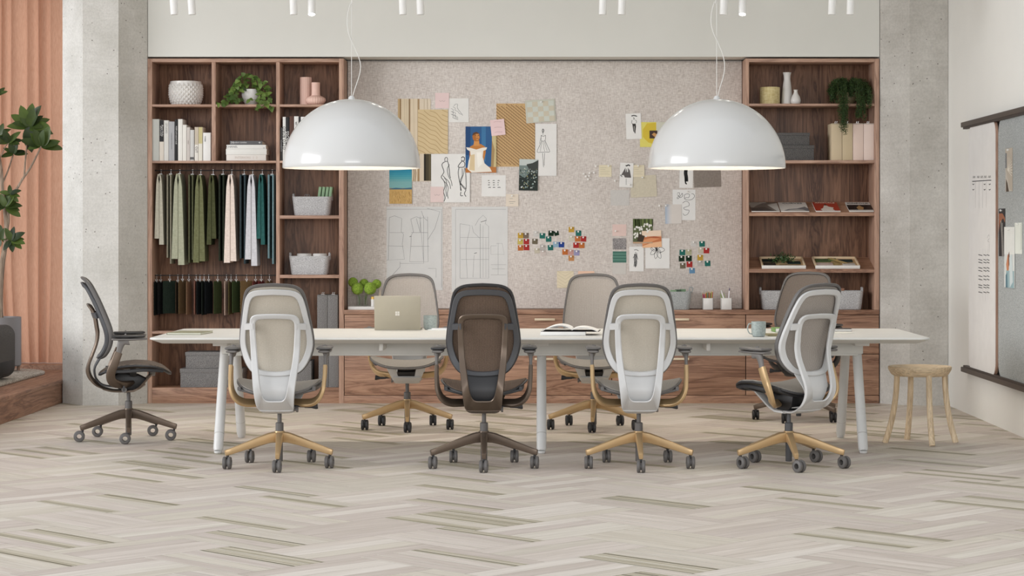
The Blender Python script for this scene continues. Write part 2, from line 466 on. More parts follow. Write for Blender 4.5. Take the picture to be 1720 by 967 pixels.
# ================================================================ SHELVING
def unit_shelves():
    # -------- left bookcase
    xs = lambda p: SX(p, YB); zs = lambda p: SZ(p, YB)
    X0, X1 = xs(247.8), xs(577.6); root = thing('bookcase', 'tall walnut bookcase on the left with cubbyholes and hanging space for fabrics', 'bookcase', (X0, YB, 0))
    def part(name, x0, x1, y0, y1, z0, z1, mt, bev=0.0015, lab=None):
        b = new(); box(b, x0 - X0, x1 - X0, y0 - YB, y1 - YB, z0, z1, bev); return obj(name, b, mt, root, label=lab)
    top, bot = zs(98.2), 0.0
    BK = 17.85
    V, E, EH = M['walnut_v'], M['walnut_edge'], M['walnut_edge_h']
    a, d1, d1b, d2, d2b, r0 = xs(255.3), xs(355.5), xs(362.2), xs(463.7), xs(469.7), xs(569.3)
    part('side_panel', X0, a, YB, BK + .02, bot, top, E); part('side_panel', r0, X1, YB, BK + .02, bot, top, E)
    part('top_panel', a, r0, YB, BK, zs(104.2), top, EH)
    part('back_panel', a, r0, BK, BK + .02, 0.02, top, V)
    s1, s1b, s2, s2b = zs(175.1), zs(179), zs(269.8), zs(273.6)
    part('divider', d1, d1b, YB + .001, BK, s2, zs(104.2), E)
    part('divider', d2, d2b, YB + .001, BK, zs(650.8), zs(104.2), E)
    for (p, q) in ((a, d1), (d1b, d2), (d2b, r0)): part('shelf', p, q, YB + .002, BK, s1b, s1, EH)
    part('shelf', a, d2, YB + .002, BK, s2b, s2, EH); part('shelf', d2b, r0, YB + .002, BK, s2b, s2, EH)
    for (p, q) in ((361.6, 367.2), (461.5, 467)): part('shelf', d2b, r0, YB + .002, BK, zs(q), zs(p), EH)
    part('shelf', a, d2, YB + .002, BK, zs(560.6), zs(555.8), EH)
    part('shelf', d2b, r0, YB + .002, BK, zs(560.6), zs(555.8), EH)
    part('base_panel', a, r0, YB + .002, BK, 0.0, zs(650.8), M['walnut_h'])
    for py in (286.2, 462.3):
        b = new(); Yr = YB + .13; tube(b, [(a - X0, .13, SZ(py, Yr)), (d2 - X0, .13, SZ(py, Yr))], 0.005, 8); obj('hanging_rail', b, flat((60, 56, 54), 0.4, 0.6), root)
    # -------- right bookcase
    X0 = xs(1252.3); X1 = xs(1477); zc = zs(520.6)
    root = thing('bookcase', 'tall walnut bookcase on the right with slanted display shelves', 'bookcase', (X0, YB, zc))
    def part2(name, x0, x1, y0, y1, z0, z1, mt, bev=0.0015):
        b = new(); box(b, x0 - X0, x1 - X0, y0 - YB, y1 - YB, z0 - zc, z1 - zc, bev); return obj(name, b, mt, root)
    a, r0 = xs(1258.2), xs(1468.9)
    part2('side_panel', X0, a, YB, BK + .02, zc + .001, top, E); part2('side_panel', r0, X1, YB, BK + .02, zc + .001, top, E)
    part2('top_panel', a, r0, YB, BK, zs(104.2), top, EH)
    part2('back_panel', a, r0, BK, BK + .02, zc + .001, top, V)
    part2('shelf', a, r0, YB + .002, BK, zs(178), zs(173.9), EH)
    part2('shelf', a, r0, YB + .002, BK, zs(274), zs(269), EH)
    for (p, q) in ((356.8, 362.7), (451.8, 457.8)):
        b = new(); z0 = zs(p) - zc; t = zs(p) - zs(q)
        prism(b, [(0, 0)], 0, 0) if False else None
        x0l, x1l = a - X0, r0 - X0
        vs = [(x0l, .002, z0 - t), (x0l, .002, z0), (x0l, BK - YB, z0 + .09), (x0l, BK - YB, z0 + .09 - t)]
        A = [b.verts.new(v) for v in vs]; B = [b.verts.new((x1l, v[1], v[2])) for v in vs]
        for k in range(4): b.faces.new((A[k], A[(k + 1) % 4], B[(k + 1) % 4], B[k]))
        b.faces.new(A); b.faces.new(B[::-1])
        obj('shelf', b, M['walnut_h'], root, label='shelf slanted down towards the front', smooth=0)
    # -------- credenza along the wall
    X0 = xs(577.9); X1 = xs(1477)
    root = thing('credenza', 'low walnut credenza of wide drawers running under the pin board', 'credenza', (X0, YB, 0))
    def part3(name, x0, x1, y0, y1, z0, z1, mt, parent=root, bev=0.0015):
        b = new(); box(b, x0 - X0, x1 - X0, y0 - YB, y1 - YB, z0, z1, bev); return obj(name, b, mt, parent)
    part3('countertop', X0, X1, YB, 17.95, zs(528), zc, M['walnut_h'])
    part3('carcass', X0 + .004, X1 - .004, YB + .022, 17.95, zs(663), zs(528) - .001, flat((40, 30, 25), 0.8))
    part3('plinth', X0, X1 - .002, YB + .001, YB + .03, 0.0, zs(664.2), M['walnut_h'])
    edges = [578.1, 802.5, 1027.5, 1252.6, 1477]
    for i in range(4):
        for (p, q) in ((528.8, 594), (595, 663.4)):
            d = part3('drawer', xs(edges[i]) + .003, xs(edges[i + 1]) - .003, YB, YB + .02, zs(q), zs(p), M['walnut_h'])
            cx = (xs(edges[i]) + xs(edges[i + 1])) / 2; hz = zs(p + 7.4)
            b = new()
            box(b, cx - .081 - X0, cx + .081 - X0, -.028, -.020, hz - .009, hz + .009, 0.002)
            for s in (-.07, .07): box(b, cx + s - .005 - X0, cx + s + .005 - X0, -.021, .001, hz - .005, hz + .005)
            obj('handle', b, flat((222, 205, 178), 0.4, 0.2), d, label='pale brass bar handle')
    # -------- pin board
    b = new(); x0 = SX(583, PB) - 0.03; x1 = SX(1247, PB) + .03
    box(b, xs(578.5), xs(1251.5), PB, PB + .03, zc + .003, SZ(104.2, PB), 0.002)
    box(b, xs(578.5), xs(1251.5), PB + .031, 17.955, zc + .02, SZ(104.2, PB) + .014)
    o = single('pin_board', b, M['pinboard'], 'wide beige linen pin board between the two bookcases', 'pin board')
unit_shelves()
# ================================================================ CEILING SPOTS
def spots():
    Y = 15.5; ppm = F / Y
    body = flat((238, 238, 236), 0.35)
    pairs = [(293, 323), (493.5, 523.5), (677, 706.5), (1012, 1044), (1215, 1247), (1397, 1428)]
    names = ['leftmost pair', 'second pair from the left', 'third pair from the left', 'fourth pair from the left', 'fifth pair from the left', 'rightmost pair']
    b = new(); box(b, SX(150, Y), SX(1560, Y), Y - .02, Y + .02, CEIL - .03, CEIL - .0005, 0.003)
    single('ceiling_track', b, body, 'long white lighting track that carries the spotlights', 'track')
    for pi, pr in enumerate(pairs):
        for k, px in enumerate(pr):
            lit = px in (523.5, 1247)
            tilt = 4 if pi == 0 else (2 if px < 900 else -2)
            x = SX(px, Y); zb = SZ(24.6, Y)
            t = thing('spotlight', f"white cylindrical ceiling spotlight, {'left' if k == 0 else 'right'} one of the {names[pi]}" + (', glowing lens' if lit else ''), 'spotlight', (x, Y, zb), 0, 'ceiling spotlights')
            Mx = RY(-tilt) @ RX(-20 if lit else 0)
            c = new(); lathe(c, [(0, .30), (.025, .30), (.0265, .297), (.0265, .003), (.0245, 0), (.022, .002), (.022, .012), (0, .012)], n=24, M=Mx)
            obj('lamp_body', c, body, t)
            c = new(); tp = Mx @ Vector((0, 0, .298)); tube(c, [tuple(tp), (tp.x, 0, CEIL - .029 - zb)], 0.008, 8); obj('stem', c, body, t)
            if lit:
                c = new(); lathe(c, [(0, .001), (.0215, .001), (.0215, .010), (0, .010)], n=24, M=Mx)
                obj('lens', c, emit('lit_lens', (1, .97, .92, 1), 12.0), t, label='glowing lens')
            l = bpy.data.lights.new('spot_beam', 'SPOT'); l.energy = 21; l.color = (1, .90, .78); l.spot_size = math.radians(115); l.spot_blend = 1.0; l.shadow_soft_size = .03
            lo = bpy.data.objects.new('spot_beam', l); COL.objects.link(lo); lo.parent = t; lo.location = (0, 0, -.04); lo.rotation_euler = (math.radians(-12), 0, 0)
spots()
# ================================================================ PENDANT LAMPS
def pendant(px, lab, cable):
    Y = 14.0; x = SX(px, Y); zr = SZ(281.8, Y); R = .437
    t = thing('pendant_lamp', lab, 'pendant lamp', (x, Y, zr), 0, 'dome pendant lamps')
    b = new(); prof = []
    n = 28
    for i in range(n + 1):
        a = PI / 2 * i / n; prof.append((R * math.cos(a), R * math.sin(a)))
    prof[-1] = (0, R)
    inn = [((R - .006) * math.cos(PI / 2 * i / n), (R - .006) * math.sin(PI / 2 * i / n)) for i in range(n, -1, -1)]
    inn[0] = (0, R - .006)
    lathe(b, inn + [(R - .003, -.003)] + prof, n=96)
    g = NT('white_lacquer'); g.base(lin((206, 206, 204))); g.rough(0.18); g.b.inputs['Coat Weight'].default_value = 0.3; g.b.inputs['Coat Roughness'].default_value = 0.05
    obj('lamp_shade', b, g.m, t, smooth=1.2)
    b = new(); lathe(b, [(0, R + .02), (.012, R + .02), (.02, R + .008), (.022, R - .004), (0, R - .004)], n=24); obj('cap', b, g.m, t)
    b = new(); lathe(b, [(0, .24), (.035, .24), (.05, .20), (.05, .12), (.035, .08), (0, .07)], n=24)
    obj('bulb', b, emit('warm_bulb', (1, .86, .66, 1), 6.0), t, label='glowing bulb inside the dome')
    b = new(); tube(b, [(0, 0, .2), (0, 0, R)], .012, 10); obj('lamp_holder', b, M['white'], t)
    wire = flat((214, 212, 206), 0.5)
    b = new(); tube(b, [(0, 0, R + .015), (0, 0, CEIL - zr - .02)], .0022, 6); obj('suspension_wire', b, wire, t)
    b = new(); pts = [((u - px) * Y / F, -.004, SZ(v, Y) - zr) for u, v in cable]
    pts = [(0.005, 0, R + .01)] + pts + [(.01, 0, CEIL - zr - .02)]
    tube(b, smooth(pts, 6), .0028, 6); obj('power_cable', b, wire, t)
    b = new(); lathe(b, [(0, 0), (.05, 0), (.05, .019), (0, .019)], (0, 0, CEIL - zr - .02), 24); obj('ceiling_canopy', b, M['white'], t)
    l = bpy.data.lights.new('bulb_light', 'POINT'); l.energy = 9; l.color = (1, .88, .72); l.shadow_soft_size = .06
    lo = bpy.data.objects.new('bulb_light', l); COL.objects.link(lo); lo.location = (0, 0, .03); lo.parent = t
pendant(590.5, 'white dome pendant lamp hanging over the left half of the table', [(596, 150), (604, 125), (605.5, 108), (601, 92), (594, 76), (587, 60), (583.5, 42), (584, 25), (588, 8), (592, -15)])
pendant(1203.8, 'white dome pendant lamp hanging over the right half of the table', [(1209, 148), (1215, 128), (1217, 110), (1214, 92), (1207, 74), (1199, 57), (1194.5, 40), (1195, 22), (1199, 5), (1203, -15)])
# ================================================================ TABLE
TZ = .722
def table():
    x0, x1, y0, y1 = -2.395, 2.335, 13.30, 14.62
    cx = (x0 + x1) / 2; cy = (y0 + y1) / 2
    t = thing('conference_table', 'long white meeting table on pairs of splayed round legs', 'table', (cx, cy, 0))
    hx = (x1 - x0) / 2; hy = (y1 - y0) / 2
    def rr(hx, hy, r, n=6):
        o = []
        for (sx, sy, a0) in ((1, 1, 0), (-1, 1, 90), (-1, -1, 180), (1, -1, 270)):
            for k in range(n + 1):
                a = math.radians(a0 + 90 * k / n); o.append((sx * (hx - r) + r * math.cos(a), sy * (hy - r) + r * math.sin(a)))
        return o
    b = new(); layers = [(rr(hx - .003, hy - .003, .06), TZ), (rr(hx, hy, .063), TZ - .003), (rr(hx, hy, .063), TZ - .010), (rr(hx - .065, hy - .065, .03), TZ - .036)]
    R = [[b.verts.new((x, y, z)) for x, y in L] for L, z in layers]; n = len(R[0])
    for A, B in zip(R[:-1], R[1:]):
        for k in range(n): b.faces.new((A[k], A[(k + 1) % n], B[(k + 1) % n], B[k]))
    b.faces.new(R[0]); b.faces.new(R[-1][::-1])
    top = flat((218, 217, 212), 0.4); leg = flat((210, 210, 208), 0.4)
    obj('table_top', b, top, t, smooth=0.5)
    b = new(); u = TZ - .036
    for sy in (-.17, .17):
        box(b, -2.02 - cx, 1.99 - cx, sy - .02, sy + .02, .60, u - .012, .004)
    box(b, -1.95 - cx, 1.93 - cx, -.14, .14, .66, .672, .002)
    box(b, -1.98 - cx, 1.96 - cx, -.185, .185, .588, .602, .004)
    obj('beam', b, flat((214, 213, 208), 0.5), t)
    b = new()
    for X in (-2.01, -0.02, 1.965):
        s = -1 if X < -1 else 1
        box(b, X - cx - .045, X - cx + .045, -.33, .33, u - .03, u - .0005, .004)
    for X in (-1.0, 1.0):
        box(b, X - cx - .012, X - cx + .012, -.5, .5, u - .05, u - .0005, .003)
    obj('bracket', b, flat((218, 216, 211), 0.5), t)
    for X in (-2.01, -0.02, 1.96):
        for sy, yb, yt in ((-1, 13.55, 13.86), (1, 14.66, 14.32)):
            if sy == 1: yb = 14.60
            b = new(); P = [(X - cx, yb - cy, .018), (X - cx, yb - cy, .10)]
            P = [(X - cx, yb - cy, 0.014), (X - cx, yb + (yt - yb) * .03 - cy, .03), (X - cx, yb + (yt - yb) * .17 - cy, .12), (X - cx, yt - cy, .665)]
            tube(b, P, [.024, .030, .031, .029], 20)
            lg = obj('leg', b, leg, t)
            b = new(); k = .17; tube(b, [(X - cx, yb + (yt - yb) * .155 - cy, .112), (X - cx, yb + (yt - yb) * .165 - cy, .117)], .0314, 20); obj('glide_ring', b, flat((190, 189, 186), 0.5), lg)
            b = new(); lathe(b, [(0, 0), (.018, 0), (.024, .006), (.024, .016), (0, .016)], (X - cx, yb - cy, 0), 20); obj('glide', b, leg, lg)
table()
# ================================================================ STOOL
def stool():
    Y = 14.25; x = SX(1545, Y); t = thing('stool', 'round pale ash stool with four splayed legs by the right column', 'stool', (x, Y, 0))
    p = F / Y
    zt = SZ(614.5, Y) ; R = 53 / p
    b = new(); lathe(b, [(0, zt - .014), (R * .75, zt - .012), (R * .93, zt - .002), (R * .98, zt + .0), (R, zt - .005), (R * .995, zt - .02), (R * .9, zt - .052), (R * .82, zt - .062), (0, zt - .062)], n=64)
    obj('seat', b, M['ash_h'], t)
    spec = [(1511, 1505, 1486, 738, -1), (1537.5, 1537, 1534, 733, 1), (1553, 1554, 1555.5, 744, -2), (1588, 1592, 1603, 738, -1)]
    # legs bowed outwards: angles around the seat
    angs = [(-.152, -.03, -.225, .0), (-.03, .17, -.045, .23), (.03, -.165, .04, -.235), (.165, .02, .235, .01)]
    for (tx, ty, bx, by) in angs:
        b = new(); pts = []
        for i in range(9):
            s = i / 8; z = (zt - .05) * (1 - s)
            k = .12 * s + .88 * s ** 2.2
            pts.append((tx + (bx - tx) * k, ty + (by - ty) * k, z))
        sweep(b, pts, [(.018 + .001 * i / 8, .018) for i in range(9)], (1, 0, 0), 12, .85); obj('leg', b, M['ash'], t)
stool()
# ================================================================ TASK CHAIRS
def interp(tab, h):
    tab = sorted(tab)
    if h <= tab[0][0]: return tab[0][1]
    for (a, fa), (b_, fb) in zip(tab[:-1], tab[1:]):
        if h <= b_:
            t = (h - a) / (b_ - a); return fa + (fb - fa) * t
    return tab[-1][1]
def dense(tab): return smooth(sorted(tab), 6)
FP = dense([(1.08, -.300), (1.06, -.292), (1.0, -.262), (.95, -.24), (.89, -.215), (.78, -.175), (.70, -.150), (.64, -.145), (.58, -.158), (.53, -.182), (.49, -.202), (.45, -.208), (.40, -.195), (.36, -.165), (.34, -.12)])
SP = dense([(.92, -.272), (.90, -.266), (.85, -.240), (.80, -.224), (.74, -.214), (.70, -.208), (.64, -.214), (.57, -.237), (.50, -.262), (.45, -.266), (.40, -.245), (.36, -.205), (.335, -.15)])
def PF(x, h, d=0.0): return Vector((x, interp(FP, h) + .035 * (x / .2) ** 2 - .012 + d, h))
def PS(x, h, d=0.0): return Vector((x, interp(SP, h) + .012 * (x / .14) ** 2 + d, h))
def half_outline(ctrl, n):
    """ctrl: right half from top centre to bottom centre; returns closed loop of 2n points"""
    s = smooth(ctrl, 8); L = [0]
    for a, b_ in zip(s[:-1], s[1:]): L.append(L[-1] + math.dist(a, b_))
    out = []
    for i in range(n + 1):
        d = L[-1] * i / n; j = 0
        while j < len(L) - 2 and L[j + 1] < d: j += 1
        t = (d - L[j]) / max(1e-9, L[j + 1] - L[j]); out.append(tuple(a + (c - a) * t for a, c in zip(s[j], s[j + 1])))
    return out + [(-x, z) for x, z in out[-2:0:-1]]
def ring(bm, outer, inner, P, d0, d1, rnd_=.004):
    n = len(outer)
    def lerp(a, b_, t): return (a[0] + (b_[0] - a[0]) * t, a[1] + (b_[1] - a[1]) * t)
    rows = []
    for o, i in zip(outer, inner):
        w = math.dist(o, i); k = min(.3, rnd_ / max(w, 1e-6))
        q = [(o, (d0 * .7 + d1 * .3)), (lerp(o, i, k), d0), (lerp(o, i, 1 - k), d0), (i, d0 * .7 + d1 * .3), (i, d0 * .3 + d1 * .7), (lerp(o, i, 1 - k), d1), (lerp(o, i, k), d1), (o, d0 * .3 + d1 * .7)]
        rows.append([bm.verts.new(P(c[0], c[1], d)) for c, d in q])
    for a in range(n):
        A, B = rows[a], rows[(a + 1) % n]
        for k in range(8): bm.faces.new((A[k], A[(k + 1) % 8], B[(k + 1) % 8], B[k]))
RIM_O = [(0, 1.072), (.09, 1.066), (.14, 1.05), (.168, 1.022), (.184, .967), (.199, .879), (.213, .778), (.215, .71), (.198, .64), (.168, .585), (.13, .55), (.07, .535), (0, .531)]
RIM_I = [(0, 1.052), (.09, 1.047), (.13, 1.034), (.153, 1.01), (.170, .96), (.186, .879), (.200, .778), (.201, .712), (.185, .648), (.158, .598), (.124, .565), (.07, .551), (0, .547)]
FR_O = [(0, 1.036), (.09, 1.031), (.135, 1.018), (.160, .992), (.175, .945), (.190, .865), (.205, .778), (.208, .71), (.192, .643), (.164, .588), (.128, .555), (.07, .54), (0, .536)]
FR_I = [(0, 1.002), (.085, .998), (.118, .988), (.134, .967), (.146, .93), (.160, .86), (.173, .778), (.174, .715), (.158, .655), (.134, .61), (.104, .58), (.06, .567), (0, .563)]
U_O = [(0, .896), (.07, .894), (.115, .888), (.138, .868), (.144, .83), (.145, .778), (.139, .652), (.126, .525), (.114, .42), (.106, .36), (.095, .336), (.06, .332), (0, .332)]
U_I = [(0, .866), (.065, .864), (.098, .859), (.111, .842), (.112, .81), (.111, .778), (.102, .652), (.089, .55), (.073, .455), (.062, .418), (.048, .402), (.03, .398), (0, .398)]
def hw(tab_half, h):
    pts = [(z, x) for x, z in smooth(tab_half, 6)]; return interp(pts, h)
cache = {}
def cm(key, fn, mat, sm=.6):
    k = (key, mat.name)
    if k not in cache:
        b = new(); fn(b); cache[k] = mesh(b, mat, sm)
    return cache[k]
def g_rim(b): ring(b, half_outline(RIM_O, 44), half_outline(RIM_I, 44), PF, -.002, .024)
def g_frame(b):
    ring(b, half_outline(FR_O, 44), half_outline(FR_I, 44), PF, -.020, .002)
    for s in (-1, 1):
        def P(u, v): return PF(s * (.118 + .052 * u), .806 + .034 * v + .004 * (1 - u), -.016 - .014 * (1 - u))
        sheet(b, P, 5, 2, .016)
def g_mesh(b):
    def P(u, v):
        h = .545 + (1.056 - .545) * v; w = hw(RIM_I, min(max(h, .5475), 1.0515)) + .004
        return PF(w * (2 * u - 1), h, .014)
    sheet(b, P, 20, 40, .004)
def g_plate(b):
    def P(u, v):
        h = .385 + (.585 - .385) * v
        w = interp([(.385, .06), (.42, .075), (.5, .105), (.56, .125), (.585, .128)], h)
        x = w * (2 * u - 1); dip = -.022 * (1 - (x / w) ** 2) if v > .5 else 0
        return PF(x, h + dip * max(0, (v - .5) * 2), -.008)
    sheet(b, P, 16, 16, .008)
    sweep(b, smooth([(0, -.205, .40), (0, -.17, .365), (0, -.10, .350), (0, -.03, .348)], 4), (.055, .005), (1, 0, 0), 8)
def g_spine(b):
    ring(b, half_outline(U_O, 48), half_outline(U_I, 48), PS, -.011, .009, .006)
    pts = smooth([(0, -.165, .342), (0, -.11, .326), (0, -.05, .322), (0, .02, .326)], 5)
    sec = [(.10 - .045 * i / (len(pts) - 1), .009) for i in range(len(pts))]
    sweep(b, pts, sec, (1, 0, 0), 12, .5)
def seat_xy(u, v):
    a = 2 * PI * u; c, s = math.cos(a), math.sin(a); p = .62
    x = .245 * math.copysign(abs(c) ** p, c) * v; y = .225 * math.copysign(abs(s) ** p, s) * v
    x *= 1 - .10 * max(0, -(y) / .225)
    return x, y + .042
def seat_z(x, y, v):
    e = interp([(-.2, .472), (-.12, .492), (-.04, .508), (.05, .512), (.15, .506), (.22, .488), (.27, .46)], y)
    return e - .034 * (1 - (x / .245) ** 2) * (1 - .5 * max(0, y / .27))
def g_seat(b):
    t = bmesh.new(); nu, nv = 48, 10
    c0 = t.verts.new((0, .042, seat_z(0, .042, 0)))
    rows = [[t.verts.new((*seat_xy(i / nu, j / nv), seat_z(*seat_xy(i / nu, j / nv), j / nv))) for i in range(nu)] for j in range(1, nv + 1)]
    for i in range(nu): t.faces.new((c0, rows[0][i], rows[0][(i + 1) % nu]))
    for A, B in zip(rows[:-1], rows[1:]):
        for i in range(nu): t.faces.new((A[i], B[i], B[(i + 1) % nu], A[(i + 1) % nu]))
    bmesh.ops.recalc_face_normals(t, faces=t.faces)
    bmesh.ops.solidify(t, geom=list(t.faces), thickness=.012)
    merge(b, t)
def g_seatrim(b):
    pts = []
    for i in range(48):
        x, y = seat_xy(i / 48, 1.0); pts.append((x * .99, y, seat_z(x, y, 1) - .012))
    sweep(b, pts, (.007, .012), (0, 0, 1), 8, .7, closed=True)
def g_seatpan(b):
    for s in (-1, 1):
        pts = [(s * .215, -.15, .462), (s * .222, -.02, .462), (s * .222, .1, .470), (s * .2, .22, .462)]
        sweep(b, smooth(pts, 4), (.012, .010), (0, 0, 1), 8)
    for y, z in ((-.12, .447), (.03, .45), (.15, .455)):
        sweep(b, smooth([(-.22, y, z + .01), (-.1, y, z - .02), (0, y, z - .03), (.1, y, z - .02), (.22, y, z + .01)], 4), (.022, .008), (0, 1, 0), 8)
def g_bracket(b):
    for s in (-1, 1):
        sweep(b, [(s * .105, .16, .450), (s * .10, .14, .425), (s * .075, .075, .352), (s * .06, .05, .335)], [(.035, .007), (.03, .007), (.024, .008), (.024, .008)], (1, 0, 0), 8, .5)
    sweep(b, [(0, .105, .366), (0, .075, .345), (0, .03, .325), (0, -.03, .32)], [(.095, .006), (.092, .008), (.09, .009), (.08, .009)], (1, 0, 0), 10, .4)
    sweep(b, [(-.14, .155, .446), (.14, .155, .446)], (.012, .008), (0, 0, 1), 8, .6)
def g_mech(b):
    prismy = [(-.085, .352), (-.05, .328), (.05, .328), (.085, .36), (.12, .40), (.06, .43), (-.06, .445), (-.10, .42)]
    t = Matrix(((0, 1, 0, 0), (1, 0, 0, 0), (0, 0, 1, 0), (0, 0, 0, 1)))
    prism(b, prismy, -.062, .062, bev=.008, M=t)
def g_lever(b):
    tube(b, [(.06, -.03, .355), (.155, -.03, .350)], .0055, 10)
    sweep(b, [(.15, -.03, .350), (.19, -.03, .350), (.215, -.03, .352), (.225, -.03, .353)], [(.007, .006), (.009, .007), (.017, .007), (.016, .006)], (0, 0, 1), 10)
def g_knob(b):
    Mx = T(.10, -.028, .335) @ Matrix.Rotation(PI / 2, 4, 'Y')
    lathe(b, [(0, -.03), (.010, -.03), (.010, 0), (.017, 0), (.017, .012), (.010, .012), (.010, .006), (0, .006)], n=24, M=Mx)
ARM = [(.06, .02, .372), (.13, -.02, .372), (.195, -.07, .378), (.238, -.108, .405), (.262, -.112, .455), (.270, -.088, .52), (.272, -.062, .588)]
def g_arm(s):
    def f(b):
        p = smooth([(s * x, y, z) for x, y, z in ARM], 5); n = len(p)
        sec = [(.025 + .004 * math.sin(PI * i / (n - 1)), .0125) for i in range(n)]
        sweep(b, p, sec, (0, 1, .75), 12, .55)
    return f
def g_post(s):
    def f(b):
        p = smooth([(s * .272, -.064, .580), (s * .272, -.055, .615), (s * .272, -.045, .645), (s * .270, -.03, .662), (s * .268, -.005, .672)], 4); n = len(p)
        sweep(b, p, [(.018 + .022 * (i / (n - 1)) ** 2, .009 + .012 * (i / (n - 1)) ** 2) for i in range(n)], (0, 1, 0), 12, .7)
        sweep(b, [(s * .266, -.108, .672), (s * .266, -.10, .672), (s * .266, .0, .671), (s * .266, .11, .674), (s * .266, .118, .675)], [(.025, .004), (.033, .008), (.036, .009), (.030, .007), (.022, .004)], (1, 0, 0), 12, .7)
    return f
def g_pad(s):
    def f(b):
        sweep(b, [(s * .264, -.102, .690), (s * .264, -.094, .690), (s * .264, .0, .690), (s * .264, .095, .692), (s * .264, .108, .692)], [(.030, .004), (.042, .009), (.046, .010), (.040, .009), (.026, .004)], (1, 0, 0), 14, .7)
    return f
def g_base(b):
    lathe(b, [(0, .145), (.030, .145), (.036, .155), (.034, .190), (.028, .207), (0, .207)], n=28)
    for k in range(5):
        a = 2 * PI * k / 5 - PI / 2; c, s = math.cos(a), math.sin(a)
        rs_ = [(.015, .172, .031, .022), (.06, .168, .029, .020), (.12, .152, .025, .018), (.2, .127, .021, .016), (.28, .102, .018, .014), (.318, .0905, .0175, .0125), (.323, .0895, .015, .010)]
        sweep(b, [(c * r, s * r, z) for r, z, _, _ in rs_], [(t_, w_) for _, _, t_, w_ in rs_], (0, 0, 1), 12, .38)
def g_gas(b):
    lathe(b, [(0, .205), (.0235, .205), (.0235, .252), (.020, .256), (.0125, .257), (.0125, .335), (0, .335)], n=24)
    lathe(b, [(0, .03), (.017, .03), (.019, .034), (.019, .15), (0, .15)], n=20)
def g_wheel(b):
    for s in (-1, 1):
        Mx = T(s * .0145, -.022, .036) @ Matrix.Rotation(PI / 2, 4, 'Y')
        lathe(b, [(.017, -.010), (.030, -.010), (.0345, -.007), (.036, -.003), (.036, .003), (.0345, .007), (.030, .010), (.017, .010), (.0155, .006), (.0155, -.006), (.017, -.010)], n=28, M=Mx)
    Mx = T(0, -.022, .036) @ Matrix.Rotation(PI / 2, 4, 'Y')
    lathe(b, [(.0175, -.006), (.0215, -.006), (.0215, .006), (.0175, .006), (.0175, -.006)], n=24, M=Mx)
def g_fork(b):
    sweep(b, [(0, -.003, .036), (0, -.002, .052), (0, -.001, .064), (0, 0, .074)], [(.004, .004), (.005, .005), (.008, .007), (.008, .008)], (1, 0, 0), 8)
    tube(b, [(0, 0, .068), (0, 0, .094)], .007, 10)
wh = flat((200, 200, 199), .4); gold = flat((194, 164, 122), .36, .5); gold.name = 'satin_gold'
brz = flat((106, 92, 80), .38, .55); rim_g = flat((96, 93, 91), .5); dk = flat((50, 50, 52), .5)
blk = flat((34, 33, 34), .45); slate = flat((74, 75, 78), .42); postg = flat((112, 108, 105), .5)
def knit(name, c1, c2, cz=1.0):
    t = NT(name)
    w = t.n('ShaderNodeTexWave'); w.wave_type = 'BANDS'; w.bands_direction = 'X'; w.inputs['Scale'].default_value = 42.0; w.inputs['Distortion'].default_value = 1.0; w.inputs['Detail'].default_value = 1.0
    t.l(t.coords(), w.inputs[0])
    n = t.noise(t.coords((1, 1, 1)), 260, 2)
    f = t.math('ADD', t.math('MULTIPLY', w.outputs['Fac'], .45 * cz), t.math('MULTIPLY', n, .6))
    t.base(t.ramp(f, [(.3, lin(c1)), (.75, lin(c2))])); t.rough(.9); t.b.inputs['Specular IOR Level'].default_value = .2; t.bump(f, .3, .001); return t.m
k_beige = knit('beige_knit', (178, 170, 156), (206, 199, 187), .6); k_grey = knit('warm_grey_knit', (136, 128, 120), (176, 169, 162))
k_brown = knit('brown_knit', (76, 62, 53), (124, 106, 92)); k_seat = knit('grey_seat_knit', (132, 127, 120), (160, 154, 146)); k_dark = knit('taupe_knit', (92, 83, 76), (128, 117, 108))
VAR = {
 'white':  dict(spine=wh, frame=wh, plate=wh, rim=rim_g, mesh=k_beige, seat=k_seat, bracket=wh, arm=gold, post=postg, pad=rim_g, base=gold, gas=rim_g, wheel=rim_g, srim=rim_g),
 'pale':   dict(spine=wh, frame=wh, plate=wh, rim=rim_g, mesh=k_grey, seat=k_seat, bracket=wh, arm=gold, post=postg, pad=rim_g, base=gold, gas=rim_g, wheel=dk, srim=rim_g),
 'grey':   dict(spine=wh, frame=wh, plate=wh, rim=rim_g, mesh=k_grey, seat=k_seat, bracket=wh, arm=gold, post=postg, pad=rim_g, base=gold, gas=slate, wheel=rim_g, srim=dk),
 'bronze': dict(spine=brz, frame=slate, plate=dk, rim=dk, mesh=k_brown, seat=k_brown, bracket=brz, arm=brz, post=postg, pad=dk, base=brz, gas=rim_g, wheel=rim_g, srim=dk),
 'umber':  dict(spine=brz, frame=slate, plate=slate, rim=rim_g, mesh=k_dark, seat=k_dark, bracket=brz, arm=brz, post=postg, pad=blk, base=brz, gas=rim_g, wheel=rim_g, srim=dk),
 'dark':   dict(spine=dk, frame=dk, plate=dk, rim=rim_g, mesh=k_dark, seat=k_dark, bracket=dk, arm=blk, post=blk, pad=blk, base=brz, gas=slate, wheel=blk, srim=blk),
}
